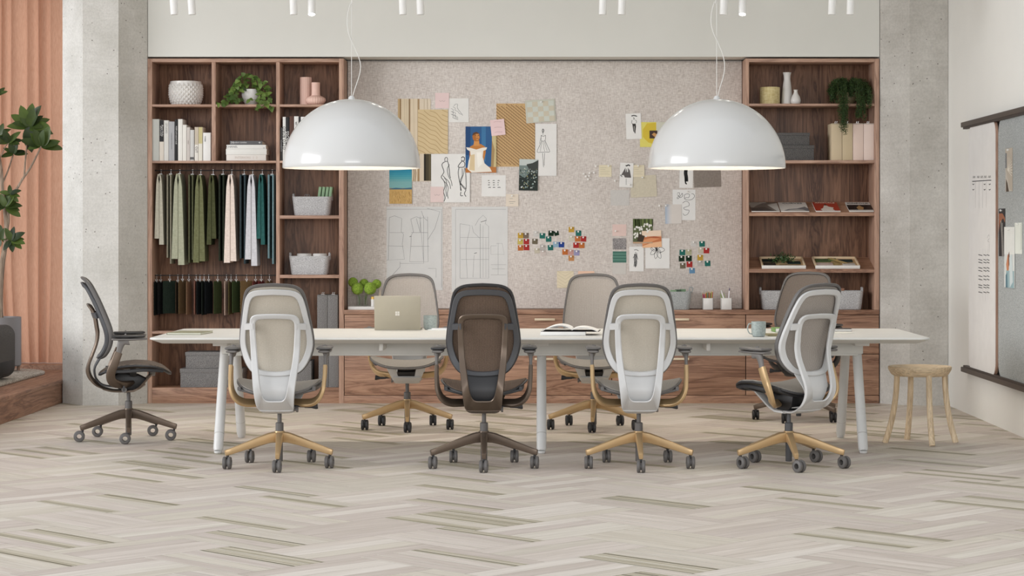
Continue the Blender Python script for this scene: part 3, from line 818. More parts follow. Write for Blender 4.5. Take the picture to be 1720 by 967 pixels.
def chair(x, y, yaw, star, var, label, caster_dirs=None, cdir=None):
    V = VAR[var]; t = thing('task_chair', label, 'chair', (x, y, 0), math.radians(yaw), 'task chairs around the table')
    o = lambda n, key, fn, mt, lab=None, sm=.6: obj(n, cm(key, fn, mt, sm), None, t, label=lab)
    o('back_frame', 'frame', g_frame, V['frame']); o('back_rim', 'rim', g_rim, V['rim']); o('backrest', 'mesh', g_mesh, V['mesh'], sm=1.0)
    o('lumbar_plate', 'plate', g_plate, V['plate']); o('spine', 'spine', g_spine, V['spine'])
    o('seat', 'seat', g_seat, V['seat'], sm=.9); o('seat_rim', 'srim', g_seatrim, V['srim']); o('seat_frame', 'span', g_seatpan, V['srim'])
    o('seat_bracket', 'brk', g_bracket, V['bracket']); o('tilt_mechanism', 'mech', g_mech, blk)
    o('height_lever', 'lev', g_lever, blk); o('tension_knob', 'knob', g_knob, postg)
    for s in (-1, 1):
        o('arm', f'arm{s}', g_arm(s), V['arm'])
        p = o('arm_post', f'post{s}', g_post(s), V['post'])
        obj('arm_pad', cm(f'pad{s}', g_pad(s), V['pad']), None, p)
    d = math.radians(star - yaw)
    bs = obj('star_base', cm('base', g_base, V['base']), None, t, rot=(0, 0, d))
    o('gas_cylinder', 'gas', g_gas, V['gas'])
    for k in range(5):
        a = 2 * PI * k / 5 - PI / 2 + d; cd = (cdir or 0) + random.uniform(-4, 4)
        c = obj('caster', cm('fork', g_fork, dk), None, t, (.308 * math.cos(a), .308 * math.sin(a), 0), (0, 0, math.radians(cd)))
        obj('wheel', cm('wheel', g_wheel, V['wheel']), None, c)
    return t
chair(-2.73, 14.45, -79.3, 10.7, 'umber', 'bronze and grey task chair seen from its side at the left end of the table')
chair(-1.541, 12.80, 0, 4.7, 'white', 'white framed gold armed task chair, back to us, nearest the left table end')
chair(-.353, 12.80, 0, 1.6, 'bronze', 'dark grey and bronze task chair with brown knit back, turned away from us')
chair(.546, 12.80, 0, 0, 'white', 'white framed gold armed task chair, back to us, right of the bronze one')
chair(1.418, 12.80, 37.5, 1.6, 'grey', 'white framed task chair with gold arms, swivelled sideways in front of the table')
chair(-.952, 15.25, 180, 3.6, 'pale', 'pale grey task chair facing us across the table behind the laptop')
chair(.34, 15.25, 180, -3, 'pale', 'pale grey task chair facing us across the table behind the open book', cdir=8)
chair(1.838, 15.95, 158, -24.6, 'dark', 'taupe task chair with black arms on the far side, before the right bookcase', cdir=20)
# ================================================================ BOOKCASE CONTENTS
def at(px, py, Y): return (SX(px, Y), Y, SZ(py, Y))
FY = YB + .012                     # things stand just behind the front edge
def shelf_z(py): return SZ(py, YB)
def book(x0p, x1p, topp, botp, color, label, depth=.2, upper=None, txt=None, tcol=(40, 40, 40), front=.0, group=None, band=None, extra=None):
    Y = FY + front; x0, x1 = SX(x0p, Y) + .0006, SX(x1p, Y) - .0006; zb = shelf_z(botp); h = SZ(topp, Y) - zb - .001; w = x1 - x0
    t = thing('book', label, 'book', ((x0 + x1) / 2, Y, zb + .0008), 0, group)
    b = new(); c = .0025
    box(b, -w / 2, w / 2, 0, .004, 0, h, .001)
    box(b, -w / 2, -w / 2 + c, .003, depth, 0, h, .0006); box(b, w / 2 - c, w / 2, .003, depth, 0, h, .0006)
    mats = [flat(color, .6)]
    if upper:                               # (fraction of height from top, colour)
        fr, uc = upper; mats.append(flat(uc, .6)); box(b, -w / 2 + .0004, w / 2 - .0004, -.0006, .0, h * (1 - fr), h - .0005, mi=1)
    if band:
        f0, f1, bc = band; mats.append(flat(bc, .6)); box(b, -w / 2 + .0004, w / 2 - .0004, -.0006, 0, h * f0, h * f1, mi=len(mats) - 1)
    if txt:
        for (s, size, fz, dx, rot, tc) in txt:
            mats.append(flat(tc, .6)); text(b, s, size, T(dx * w, -.0012, h * fz) @ RY(rot), len(mats) - 1)
    obj('cover', b, mats, t)
    b = new(); box(b, -w / 2 + c + .0003, w / 2 - c - .0003, .0045, depth - .004, .003, h - .004); obj('pages', b, flat((232, 228, 216), .8), t)
    return t
G1 = 'books standing in the left bookcase'
K = (24, 24, 26); Wt = (235, 234, 232)
book(254.9, 267.6, 199.9, 270, (196, 198, 192), 'thick pale grey linen book, first at the left of the standing row', txt=None, group=G1)
book(267.9, 275.1, 201.6, 270, (226, 218, 206), 'cream book with a black upper spine and white title', upper=(.53, K), txt=[('Paper Folio', .020, .74, .15, 90, Wt), ('the art of the fold', .011, .74, -.25, 90, Wt)], group=G1)
book(275.4, 283.2, 201.9, 270, (222, 221, 216), 'off-white book with a thin grey title, beside the black and cream one', txt=[('STUDIO', .022, .80, 0, 90, (150, 150, 148))], group=G1)
book(283.4, 293.2, 204.0, 270, (176, 177, 180), 'mid grey book with small spine lettering left of the slim black one', txt=[('textile atlas of the north', .013, .5, 0, 90, (120, 120, 124))], group=G1)
book(293.5, 298.8, 200.6, 270, K, 'slim black book with a white spine title', txt=[('FORM and material study', .014, .62, 0, 90, Wt)], group=G1)
book(299.0, 306.6, 199.9, 270, (234, 232, 226), 'tallest plain white book, right of the slim black one', group=G1)
book(306.8, 313.4, 209.4, 270, (232, 229, 222), 'white book a step lower than the tallest white one', group=G1)
book(313.7, 319.1, 213.6, 270, (204, 196, 190), 'narrow taupe-white book in the stepped row', txt=[('essays', .012, .55, 0, 90, (150, 140, 132))], group=G1)
book(319.3, 325.9, 218.0, 270, (206, 205, 202), 'narrow light grey book with a dark band near its foot', band=(.04, .12, (90, 90, 92)), group=G1)
book(326.8, 333.3, 213.3, 270, (228, 224, 216), 'book with a beige upper spine and dark lettering below', upper=(.52, (198, 186, 168)), txt=[('CUT', .026, .33, 0, 90, (80, 66, 60))], group=G1)
book(333.5, 340.2, 213.3, 270, (226, 222, 210), 'book with a straw yellow upper half of the spine', upper=(.49, (200, 188, 138)), group=G1)
book(341.0, 353.8, 222.7, 270, (233, 232, 229), 'thick low white book at the right end of the row', txt=[('notes', .02, .78, -.2, 90, (60, 60, 60))], group=G1)
G2 = 'books beside the lamp in the left bookcase'
book(470.6, 474.4, 214, 270, (60, 58, 58), 'narrow dark book with silver lettering, against the divider', txt=[('ANDERSSON', .016, .45, 0, -90, (170, 170, 172))], group=G2)
book(474.8, 480.0, 196.2, 270, (226, 226, 222), 'black and white book with bold block lettering', txt=[('OTTO BORIO', .030, .52, 0, -90, K)], group=G2)
book(480.2, 485.6, 196.8, 270, (22, 22, 24), 'black book with large white capital letters on the spine', txt=[('MOSS', .036, .55, 0, -90, Wt)], group=G2)
book(486.2, 493.6, 195.0, 270, (84, 54, 42), 'dark brown book between the black one and a white one', group=G2)
book(493.9, 501.5, 195.2, 270, (230, 229, 226), 'white book with a thin black vertical title, half behind the lamp', txt=[('KELLER', .022, .78, 0, -90, (30, 30, 30))], group=G2)
book(501.8, 504.8, 196.0, 270, (24, 24, 26), 'slim black book almost hidden behind the lamp', group=G2)
book(505.0, 513.0, 196.0, 270, (228, 228, 226), 'white book at the right end, mostly hidden by the lamp', group=G2)
def flatbook(x0p, x1p, topp, botp, color, label, txt=None, d=.22, Y=FY, group=None, zb=None):
    x0, x1 = SX(x0p, Y), SX(x1p, Y); zb = SZ(botp, Y) if zb is None else zb; h = SZ(topp, Y) - SZ(botp, Y) - .0006; w = x1 - x0
    t = thing('book', label, 'book', ((x0 + x1) / 2, Y, zb), 0, group); b = new(); mats = [flat(color, .6)]
    box(b, -w / 2, w / 2, 0, .004, 0, h, .001); box(b, -w / 2, w / 2, .003, d, 0, .003, .0006); box(b, -w / 2, w / 2, .003, d, h - .003, h, .0006)
    for (s, size, dx, dz, tc) in (txt or []):
        mats.append(flat(tc, .6)); text(b, s, size, T(dx * w, -.0006, h * dz), len(mats) - 1)
    obj('cover', b, mats, t)
    b = new(); box(b, -w / 2 + .004, w / 2 - .004, .0045, d - .003, .0032, h - .0032); obj('pages', b, flat((232, 228, 216), .8), t)
G3 = 'books lying in a stack'
z = shelf_z(269.8) + .001
for (x0, x1, tp, bt, c, lab, tx) in [
    (380.2, 446.7, 259.6, 269.7, (226, 220, 214), 'cream-white book at the bottom of the lying stack', [('INTERIORS  1  2', .026, 0, .5, (206, 194, 184))]),
    (379.5, 447.8, 250.0, 259.6, (228, 227, 222), 'pale plain book second from the bottom of the stack', None),
    (380.4, 446.6, 243.0, 250.0, (230, 229, 225), 'white book with a grey name lettered on its spine, under the dark one', [('CHANEL', .024, -.36, .5, (120, 120, 122)), ('.', .05, .45, .6, (40, 40, 40))]),
    (386.0, 440.5, 236.4, 243.0, (92, 92, 94), 'dark grey book on top of the lying stack', [('M', .028, -.42, .5, (210, 210, 210)), ('modern textiles', .018, -.2, .6, (215, 215, 215)), ('+', .035, .42, .5, (225, 225, 225))])]:
    flatbook(x0, x1, tp, bt, c, lab, tx, zb=z, group=G3, d=.21); z += SZ(tp, FY) - SZ(bt, FY)
# ---- pots and vases
def lathe_thing(name, label, cat, px, bot, prof_px, Y, mt, n=40, group=None, ripple=None, part='vessel', closed_top=False):
    """prof_px: list of (radius px, y px) from bottom to top"""
    zb = SZ(bot, Y); k = Y / F
    pr = [(0, 0)] + [(r * k, (bot - y) * k) for r, y in prof_px]
    if closed_top: pr.append((0, pr[-1][1]))
    else:
        top = pr[-1]; pr += [(top[0] - .004, top[1])] + [(max(.001, r - .005), max(z_, .006)) for r, z_ in pr[-1:0:-1]] + [(0, .006)]
    b = new(); lathe(b, pr, n=n, ripple=ripple)
    return single(name, b, mt, label, cat, (SX(px, Y), Y, zb), group=group, smooth=.8)
def zon(py, Y): return SZ(py, YB)
def on(px, Y, shelfpx): return (SX(px, Y), Y, SZ(shelfpx, YB) + .0005)
def lathe_on(name, label, cat, px, shelfpx, prof, Y, mt, **kw):
    bot = VY + (H - (SZ(shelfpx, YB) + .0005)) * F / Y
    sh = bot - prof[0][1]
    return lathe_thing(name, label, cat, px, bot, [(r, y + sh) for r, y in prof], Y, mt, **kw)
# textured pot: diamond scales
def scale_pot():
    Y = YB + .17; zb = SZ(175.1, YB) + .0005; R = 27.5 * Y / F; Hh = 39.5 * Y / F
    t = thing('planter', 'round off-white pot with a raised pineapple-scale texture', 'pot', (SX(312.2, Y), Y, zb))
    b = new(); prof = [(0, 0), (R * .62, 0), (R * .80, Hh * .05), (R * .93, Hh * .2), (R, Hh * .45), (R, Hh * .7), (R * .95, Hh * .95), (R * .95, Hh), (R * .90, Hh), (R * .9, Hh * .8), (R * .88, Hh * .3), (R * .6, .02), (0, .02)]
    lathe(b, smooth(prof, 2), n=56)
    obj('vessel', b, M['ceramic'], t, smooth=.8)
    b = new(); rows = 9; n = 24
    for j in range(rows):
        zz = Hh * (.07 + .86 * j / rows); r = interp([(0, R * .66), (Hh * .05, R * .8), (Hh * .2, R * .93), (Hh * .45, R), (Hh * .7, R), (Hh, R * .95)], zz)
        for k in range(n):
            a = 2 * PI * (k + .5 * (j % 2)) / n; c, s = math.cos(a), math.sin(a); hz = Hh * .095; ww = R * PI / n * .98
            P = [(r * c - s * -ww, r * s + c * -ww, zz), (r * c, r * s, zz - hz), (r * c - s * ww, r * s + c * ww, zz), (r * c, r * s, zz + hz), ((r + .010) * c, (r + .010) * s, zz - hz * .15)]
            v = [b.verts.new(p) for p in P]
            for q in range(4): b.faces.new((v[q], v[(q + 1) % 4], v[4]))
            b.faces.new((v[3], v[2], v[1], v[0]))
    obj('scale_texture', b, M['ceramic'], t, smooth=0)
scale_pot()
pink = flat((226, 190, 176), .6)
lathe_on('vase', 'tall ribbed blush pink cylinder vase', 'vase', 513.9, 175.1, [(9.9, 175), (10, 174), (10, 129), (9.7, 128)], YB + .16, pink, n=80, ripple=lambda a, z: 1 + .02 * math.cos(a * 20))
lathe_on('vase', 'short blush pink vase with a narrow neck and ribbed squat body', 'vase', 530.4, 175.1, [(10, 174.6), (14, 172), (16.6, 167.5), (15.5, 163.5), (11, 160.8), (7.6, 159), (7.2, 156), (7.2, 138), (7.4, 137.3)], YB + .08, pink, n=96, ripple=lambda a, z: 1 + (.025 * math.cos(a * 24) if z < .068 else 0))
lathe_on('planter', 'straw yellow cylindrical pot on the top right shelf', 'pot', 1293, 173.9, [(16.7, 173.9), (16.9, 173), (16.9, 146), (16.6, 145)], YB + .15, fabric('straw_glaze', (196, 178, 122), (226, 214, 168), 60, .05, .6), n=40)
lathe_on('vase', 'tall slender white bottle vase', 'vase', 1322, 173.9, [(9.3, 173.9), (9.6, 172), (8.6, 155), (6.9, 140), (5.6, 131), (5.9, 125), (7.1, 120), (7.2, 119.8)], YB + .17, M['ceramic'])
lathe_on('vase', 'small white bottle vase with a round body', 'vase', 1336.6, 173.9, [(6, 173.9), (8, 171.5), (8.5, 167.5), (7, 162), (4, 156.5), (3.0, 153), (3.2, 151), (4.1, 149.8)], YB + .09, M['ceramic'])
# ---- pothos in white bowl
def pothos():
    Y = YB + .15; k = Y / F; zb = SZ(175.1, YB) + .0005; cx = SX(422, Y)
    t = thing('potted_plant', 'trailing green pothos in a white footed bowl', 'plant', (cx, Y, zb)); hh = 26.5 * k
    b = new(); pr = [(0, 0), (8 * k, 0), (10 * k, 1 * k), (14 * k, 8 * k), (16 * k, 17 * k), (16.2 * k, 26.5 * k), (15.5 * k, 26.5 * k), (15 * k, 17 * k), (9 * k, 3 * k), (0, 3 * k)]
    lathe(b, pr, n=40); obj('pot', b, M['ceramic'], t)
    b = new(); lathe(b, [(0, 22 * k), (15.2 * k, 22 * k), (15.2 * k, 20 * k), (0, 20 * k)], n=24); obj('soil', b, flat((60, 46, 36), .9), t)
    rs = random.Random(11); lf = new(); st = new()
    def W(px, py, dy): return Vector((SX(px, Y) - cx, dy, SZ(py, Y) - zb))
    vines = [[(418, 150), (410, 138), (398, 140), (392, 155), (388, 168), (378, 176), (366, 172)], [(418, 150), (405, 142), (392, 150), (386, 166), (377, 174)],
             [(420, 150), (414, 136), (402, 136), (394, 146), (390, 160), (398, 170)], [(424, 150), (424, 132), (418, 128), (410, 131)], [(428, 150), (434, 134), (442, 138), (448, 146), (452, 160), (456, 172)],
             [(430, 150), (440, 140), (446, 150), (442, 165), (436, 178), (434, 186)], [(430, 150), (444, 148), (452, 162), (452, 176), (461, 181)], [(428, 150), (438, 146), (441, 160), (447, 172), (444, 182)],
             [(424, 150), (432, 130), (438, 133), (442, 142)], [(416, 150), (402, 150), (396, 162), (404, 172), (413, 170)], [(430, 150), (436, 158), (434, 168), (424, 169)], [(415, 150), (400, 146), (397, 156), (390, 172), (383, 172)], [(422, 148), (428, 132), (430, 130)], [(419, 150), (407, 146), (404, 158), (402, 168)],
             [(412, 150), (404, 138), (396, 150), (398, 164)], [(431, 150), (446, 156), (444, 170), (452, 178)]]
    for vi, vn in enumerate(vines):
        d0 = -.02 - .02 * (vi % 3); p = [W(x, y, d0 - .10 * (i / (len(vn) - 1))) for i, (x, y) in enumerate(vn)]
        p = [Vector((q.x, min(q.y, -.162) if q.z < .005 else q.y, q.z)) for q in p]
        s = smooth([tuple(q) for q in p], 4); tube(st, s, .0016, 5)
        for i in range(2, len(s), 2):
            q = Vector(s[i]); d = Vector((rs.uniform(-1, 1), rs.uniform(-.9, -.1), rs.uniform(-.9, .5)))
            if q.z < .03: d.y = -abs(d.y) - .2
            leaf(lf, q, d, (rs.uniform(-.3, .3), -1, rs.uniform(.3, 1)), rs.uniform(.036, .056), rs.uniform(.028, .04), .3, 5, .62, .1)
    obj('stems', st, flat((96, 120, 50), .6), t); obj('foliage', lf, leafmat('pothos_leaf', (46, 76, 26), (122, 148, 74)), t, smooth=1.5)
pothos()
def trailing_plant():
    Y = YB + .15; k = Y / F; zb = SZ(173.9, YB) + .0005; cx = SX(1427, Y)
    t = thing('potted_plant', 'dense dark green trailing plant in a small olive pot', 'plant', (cx, Y, zb)); r = 12.5 * k
    b = new(); lathe(b, [(0, 0), (r * .45, 0), (r * .85, r * .35), (r, r * .9), (r * .88, r * 1.5), (r * .8, r * 1.6), (r * .74, r * 1.55), (r * .5, r * .6), (0, r * .4)], n=36); obj('pot', b, flat((112, 100, 72), .6), t)
    rs = random.Random(4); lf = new(); st = new()
    cols = []
    for i in range(64):
        a = rs.uniform(0, 2 * PI); x0 = rs.uniform(-.155, .15); y0 = rs.uniform(-.08, .08)
        top = rs.uniform(.13, .20) if rs.random() < .8 else .2
        # length profile: long strands left of and right of the pot
        px = x0 / k
        if -22 < px < -8: ln = rs.uniform(.25, .37)
        elif -8 <= px < 6: ln = rs.uniform(.06, .13) if y0 < .02 else .12
        elif 6 <= px < 22: ln = rs.uniform(.22, .31)
        elif px <= -22: ln = rs.uniform(.06, .17)
        else: ln = rs.uniform(.09, .2)
        bottom = top - ln
        yb = -.166 - rs.uniform(0, .03) if bottom < .01 else y0 - .03
        pts = [(0, 0, r * 1.4), (x0 * .6, y0 * .6, top * .98), (x0, y0 * .7 + yb * .3, top * .86), (x0 * 1.02, yb, top * .4 + bottom * .6), (x0 * 1.0 + rs.uniform(-.01, .01), yb, bottom)]
        s = smooth(pts, 7); 
        for q in s: 
            if q[2] < .012 and q[1] > -.165: break
        s = [q if not (q[2] < .02) else (q[0], min(q[1], -.166), q[2]) for q in s]
        tube(st, s, .001, 4)
        for q in s[5:]:
            for m in range(7):
                d = (rs.uniform(-1, 1), rs.uniform(-1, .6), rs.uniform(-1, 1)); off = Vector((rs.gauss(0, .007), rs.gauss(0, .006), rs.gauss(0, .007)))
                leaf(lf, Vector(q) + off, d, (0, -1, 1), rs.uniform(.009, .014), .008, .3, 2, .6)
    obj('stems', st, flat((60, 76, 34), .7), t); obj('foliage', lf, leafmat('small_leaf', (30, 50, 22), (66, 92, 44), .6), t, smooth=1.5)
trailing_plant()
# ---- felt baskets
def felt_basket(px0, px1, top, bot, Y, label, shelf=None, ear=None, mt=None, group=None, cat='basket', depth=.2):
    k = Y / F; zb = (SZ(shelf, YB) + .0005) if shelf else SZ(bot, Y); w = (px1 - px0) * k; h = (bot - top) * k; cx = SX((px0 + px1) / 2, Y)
    t = thing('felt_basket', label, cat, (cx, Y, zb), 0, group)
    def rr(hx, hy, r, z, n=6):
        o = []
        for (sx, sy, a0) in ((1, 1, 0), (-1, 1, 90), (-1, -1, 180), (1, -1, 270)):
            for q in range(n + 1):
                a = math.radians(a0 + 90 * q / n); o.append((sx * (hx - r) + r * math.cos(a), sy * (hy - r) + r * math.sin(a), z))
        return o
    hx, hy = w / 2, depth / 2; b = new()
    L = [rr(hx * .86, hy * .86, .03, 0), rr(hx * .90, hy * .9, .04, .006), rr(hx * .93, hy * .93, .04, h * .3), rr(hx, hy, .035, h), rr(hx - .005, hy - .005, .032, h), rr(hx * .9, hy * .9, .03, h * .2), rr(hx * .85, hy * .85, .03, .01)]
    R = [[b.verts.new(p) for p in r] for r in L]; n = len(R[0])
    for A, B in zip(R[:-1], R[1:]):
        for q in range(n): b.faces.new((A[q], A[(q + 1) % n], B[(q + 1) % n], B[q]))
    b.faces.new(R[0]); b.faces.new(R[-1])
    obj('body', b, mt or M['felt'], t)
    if ear:
        for s in (-1, 1):
            b = new(); e = hx - .004
            sweep(b, smooth([(s * e, -.035, h * .8), (s * e, -.032, h + ear * .8), (s * e, 0, h + ear), (s * e, .032, h + ear * .8), (s * e, .035, h * .8)], 5), (.006, .003), (1, 0, 0), 8); obj('handle', b, mt or M['felt'], t)
    return cx, zb, h, w
BG = 'speckled grey felt baskets'
def notebook_in(x, Y, z, w, h, d, c, label, tilt=0, cat='notebook', group=None, name='notebook'):
    b = new(); box(b, -w / 2, w / 2, -d / 2, d / 2, 0, h, .002); single(name, b, flat(c, .7), label, cat, (x, Y, z), (0, math.radians(tilt), 0), group)
Y = YB + .15
cx, zb, h, w = felt_basket(492.4, 558.2, 329.8, 361.2, Y, 'grey felt basket holding green notebooks, in the left bookcase', 361.6, .022, group=BG)
for i, px in enumerate((536.2, 542.4, 548.6, 554.4)):
    notebook_in(SX(px, Y) - .012, Y + .0, zb + .014, .022, SZ(313.6, Y) - zb - .014, .12, (136, 166, 132), ['leftmost of the four green notebooks in the basket', 'second green notebook from the left in the basket', 'third green notebook from the left in the basket', 'rightmost of the four green notebooks in the basket'][i], 7, group='green notebooks in the basket')
def rings_in(px, label):
    b = new()
    for s in range(2): tube(b, [(.012 * math.cos(a) + s * .016, 0, .012 * math.sin(a)) for a in [2 * PI * q / 14 for q in range(14)]], .0016, 6, closed=True)
    tube(b, [(0, 0, -.012), (.004, 0, -.10)], .004, 8)
    single('scissors', b, flat((150, 150, 150), .35, .7), label, 'scissors', (SX(px, Y), Y, SZ(329.5, Y) + .004))
rings_in(514, 'scissors with steel finger rings showing above the felt basket')
cx, zb, h, w = felt_basket(487.1, 554.6, 429.7, 460.9, Y, 'grey felt basket with two white rolls, below the notebook basket', 461.5, .024, group=BG)
for i, (a, c) in enumerate(((498.6, 523.5), (525.5, 549))):
    b = new(); r = (c - a) / 2 * Y / F; lathe(b, [(.01, 0), (r, 0), (r, .095), (r - .003, .098), (.013, .098), (.01, .095), (.01, 0)], n=32)
    single('fabric_roll', b, flat((222, 220, 216), .85), ['left white roll standing in the felt basket', 'right white roll standing in the felt basket'][i], 'roll', (SX((a + c) / 2, Y), Y, SZ(426, Y) - .098 + .002), group='white rolls in the basket')
Y = YB + .16
felt_basket(1276.2, 1343, 488.8, 520, Y, 'grey felt basket at the left foot of the right bookcase', 520.3, .025, group=BG)
cx, zb, h, w = felt_basket(1381, 1448.3, 488.8, 520, Y, 'grey felt basket at the right foot of the right bookcase, with green and wooden blocks', 520.3, .025, group=BG)
notebook_in(SX(1412, Y), Y - .03, zb + .014, .05, .155, .02, (166, 120, 96), 'terracotta block standing in the right felt basket', 0, 'block', name='clay_block')
notebook_in(SX(1424.5, Y), Y - .04, zb + .014, .034, .135, .03, (112, 132, 72), 'green block standing in the right felt basket', 0, 'block', name='green_block')
# ---- felt document boxes
def filebox(px0, px1, top, shelf, c, label, group, Y=YB + .02, mt=None, d=.24, clip=True, bot=None):
    k = Y / F; zb = SZ(shelf, YB) + .0005; w = (px1 - px0) * k; h = SZ(top, Y) - zb
    t = thing('file_box', label, 'file box', (SX((px0 + px1) / 2, Y), Y, zb), 0, group); b = new()
    box(b, -w / 2 + .0008, w / 2 - .0008, 0, d, 0, h, .0025); obj('case', b, mt or flat(c, .75), t)
    b = new(); box(b, -w / 2 + .002, w / 2 - .002, -.0008, .0, h - .006, h - .0045); box(b, -w / 2 + .003, w / 2 - .003, .003, .2, h - .001, h + .0006); obj('seam', b, flat((70, 66, 62), .8), t)
    if clip:
        b = new()
        for s in (-.006, .007): tube(b, [(s, .05, h - .001), (s, .05, h + .016), (s + .006, .05, h + .018)], .0022, 6)
        box(b, -.014, .016, .03, .07, h, h + .004, .001); obj('clip', b, flat((206, 204, 200), .3, .7), t)
G = 'grey felt document boxes'
filebox(532.6, 550, 495, 555.8, None, 'upright grey felt document box above the table edge, left one', G, mt=M['greyfelt'])
filebox(550.2, 567.6, 495, 555.8, None, 'upright grey felt document box above the table edge, right one', G, mt=M['greyfelt'])
filebox(535, 551.8, 583, 650.8, None, 'upright grey felt document box below the table edge, left one', G, mt=M['greyfelt'], clip=False)
filebox(552, 569, 583, 650.8, None, 'upright grey felt document box below the table edge, right one', G, mt=M['greyfelt'], clip=False)
filebox(497, 523, 606, 650.8, None, 'shorter grey felt document box low down, half behind the white chair', G, mt=M['greyfelt'], clip=False)
G = 'upright binders in the right bookcase'
for i, (a, c, col, lab) in enumerate([(1396.3, 1414.3, (206, 188, 158), 'sand coloured upright binder, first of the four'), (1414.5, 1432.3, (200, 182, 150), 'sand coloured upright binder, second of the four under the trailing plant'), (1432.6, 1450.3, (224, 202, 190), 'blush pink upright binder, third of the four'), (1450.5, 1468.2, (226, 206, 196), 'blush pink upright binder at the right end, against the side panel')]):
    filebox(a, c, 207.2, 269, col, lab, G)
def storage_box(px0, px1, top, bot, Y, label, mt, zb, d=.27, group=None):
    k = Y / F; w = (px1 - px0) * k; h = (bot - top) * k; t = thing('storage_box', label, 'box', (SX((px0 + px1) / 2, Y), Y, zb), 0, group)
    b = new(); box(b, -w / 2 + .004, w / 2 - .004, .004, d - .004, 0, h - .012, .002); obj('body', b, mt, t)
    b = new(); box(b, -w / 2, w / 2, 0, d, h - .034 * (h / .15), h - .0006, .0025); obj('lid', b, mt, t)
    return zb + h
G = 'lidded grey storage boxes'
z = storage_box(302, 408, 618.2, 649.7, YB + .02, 'large lidded grey box on the lowest shelf of the left bookcase', M['greyfelt'], SZ(650.8, YB) + .0005, group=G)
storage_box(311, 400, 590.2, 618, YB + .03, 'smaller lidded grey box resting on the large one', M['greyfelt'], z, group=G, d=.25)
z = storage_box(1266, 1368, 243.6, 269, YB + .03, 'lower of two charcoal lidded boxes in the right bookcase', M['darkfelt'], SZ(269, YB) + .0005, group=G)
storage_box(1272, 1360.5, 222.4, 243.5, YB + .04, 'upper of two charcoal lidded boxes in the right bookcase', M['darkfelt'], z, group=G, d=.24)
# ---- hanging fabrics
SPC = {}
def cloth(c, v=14, sc=140):
    g = sum(c) / 3; c = tuple(int(g + (x - g) * .8) for x in c)
    k = tuple(c)
    if k not in SPC: SPC[k] = fabric('woven_cloth', tuple(max(0, x - v) for x in c), tuple(min(255, x + v) for x in c), sc, .5)
    return SPC[k]
def hanging(x0, x1, top, bl, br, c, label, thin=False, topw=None):
    """one length of cloth folded over a ring: two tails side by side. px in the photograph"""
    Yf = YB + .03; Yr = YB + .13; k = Yf / F
    x0, x1, top, bl, br = [v / 4.606 + o for v, o in ((x0, 240), (x1, 240), (top, 270), (bl, 270), (br, 270))]
    px = (x0 + x1) / 2; cx = SX(px, Yf); zr = SZ(286.2, Yr)
    t = thing('fabric_sample', label, 'fabric', (cx, Yr, zr), 0, 'fabric lengths on the upper rail')
    wb = (x1 - x0) / 2 * k; zt = SZ(top, Yf) - zr; zl = SZ(bl, Yf) - zr; zR = SZ(br, Yf) - zr
    b = new()
    if thin:
        for s, zb in ((-1, zl), (1, zR)):
            ww = wb * .42; xx = s * wb * .52
            poly = [(xx - ww / 2, zt - .006), (xx - ww / 4, zt), (xx + ww / 4, zt), (xx + ww / 2, zt - .006), (xx + ww / 2, zb), (xx - ww / 2, zb)]
            prism(b, poly, -.10, .10, bev=.002)
        box(b, -wb * .3, wb * .3, -.09, .09, zt - .012, zt - .003, .002)
    else:
        top_hw = min(wb * .55, .034)
        for s, zb in ((-1, zl), (1, zR)):
            n = 14; A = []; B = []
            for i in range(n + 1):
                u = i / n; z_ = zt + (zb - zt) * u
                xo = s * (top_hw * .9 + (wb - top_hw * .9) * u ** .8); gap = .001 + .007 * math.exp(-((u - .06) / .05) ** 2)
                if u < .02: gap = .0005; xo = s * top_hw * .5
                elif u < .1: xo = s * top_hw * .86
                A.append((xo, z_)); B.append((s * gap, z_))
            prism(b, A + B[::-1], -.10 + .002 * s, .10 + .01 * s, bev=.0)
    obj('cloth', b, cloth(c), t, smooth=.9)
    b = new(); zt2 = zt
    tube(b, [(0, 0, 0.006), (0, 0, zt2 + .004)], .0018, 6)
    pts = [(.007 * math.cos(a), 0, .007 * math.sin(a)) for a in [PI * q / 8 for q in range(-2, 9)]]
    tube(b, pts, .0016, 6)
    sweep(b, [(-.012, -.02, zt2 + .003), (.012, -.02, zt2 + .003)], (.004, .006), (0, 0, 1), 8)
    obj('hook', b, flat((222, 222, 220), .3, .5), t, label='white and steel hook')
for a in [
    (90, 160, 103, 601, 648, (190, 186, 166), 'short oatmeal fabric length at the left end of the rail'),
    (177, 226, 103, 750, 796, (140, 136, 114), 'thin khaki grey fabric folded edge-on, second on the rail', True),
    (222, 320, 100, 758, 805, (172, 174, 146), 'long pale sage fabric length, third on the rail'),
    (345, 395, 105, 789, 765, (88, 90, 62), 'thin dark khaki fabric folded edge-on, left of the olive tweed', True),
    (388, 480, 108, 787, 777, (112, 114, 74), 'long olive green tweed fabric length'),
    (493, 566, 108, 648, 602, (74, 78, 44), 'short moss green fabric length right of the olive tweed'),
    (578, 636, 105, 775, 775, (38, 46, 32), 'thin blackish green fabric folded edge-on beside the blush one', True),
    (627, 722, 108, 788, 776, (234, 214, 200), 'long blush cream fabric length in the middle of the rail'),
    (740, 802, 105, 755, 796, (50, 66, 72), 'thin dark slate fabric folded edge-on beside the pale grey one', True),
    (790, 884, 108, 762, 812, (206, 206, 212), 'long pale grey fabric length, longest on the rail'),
    (880, 943, 105, 602, 648, (38, 98, 94), 'short teal fabric length'),
    (957, 1022, 105, 755, 798, (102, 134, 140), 'thin grey-blue fabric folded edge-on at the right end of the rail', True)]:
    hanging(*a)
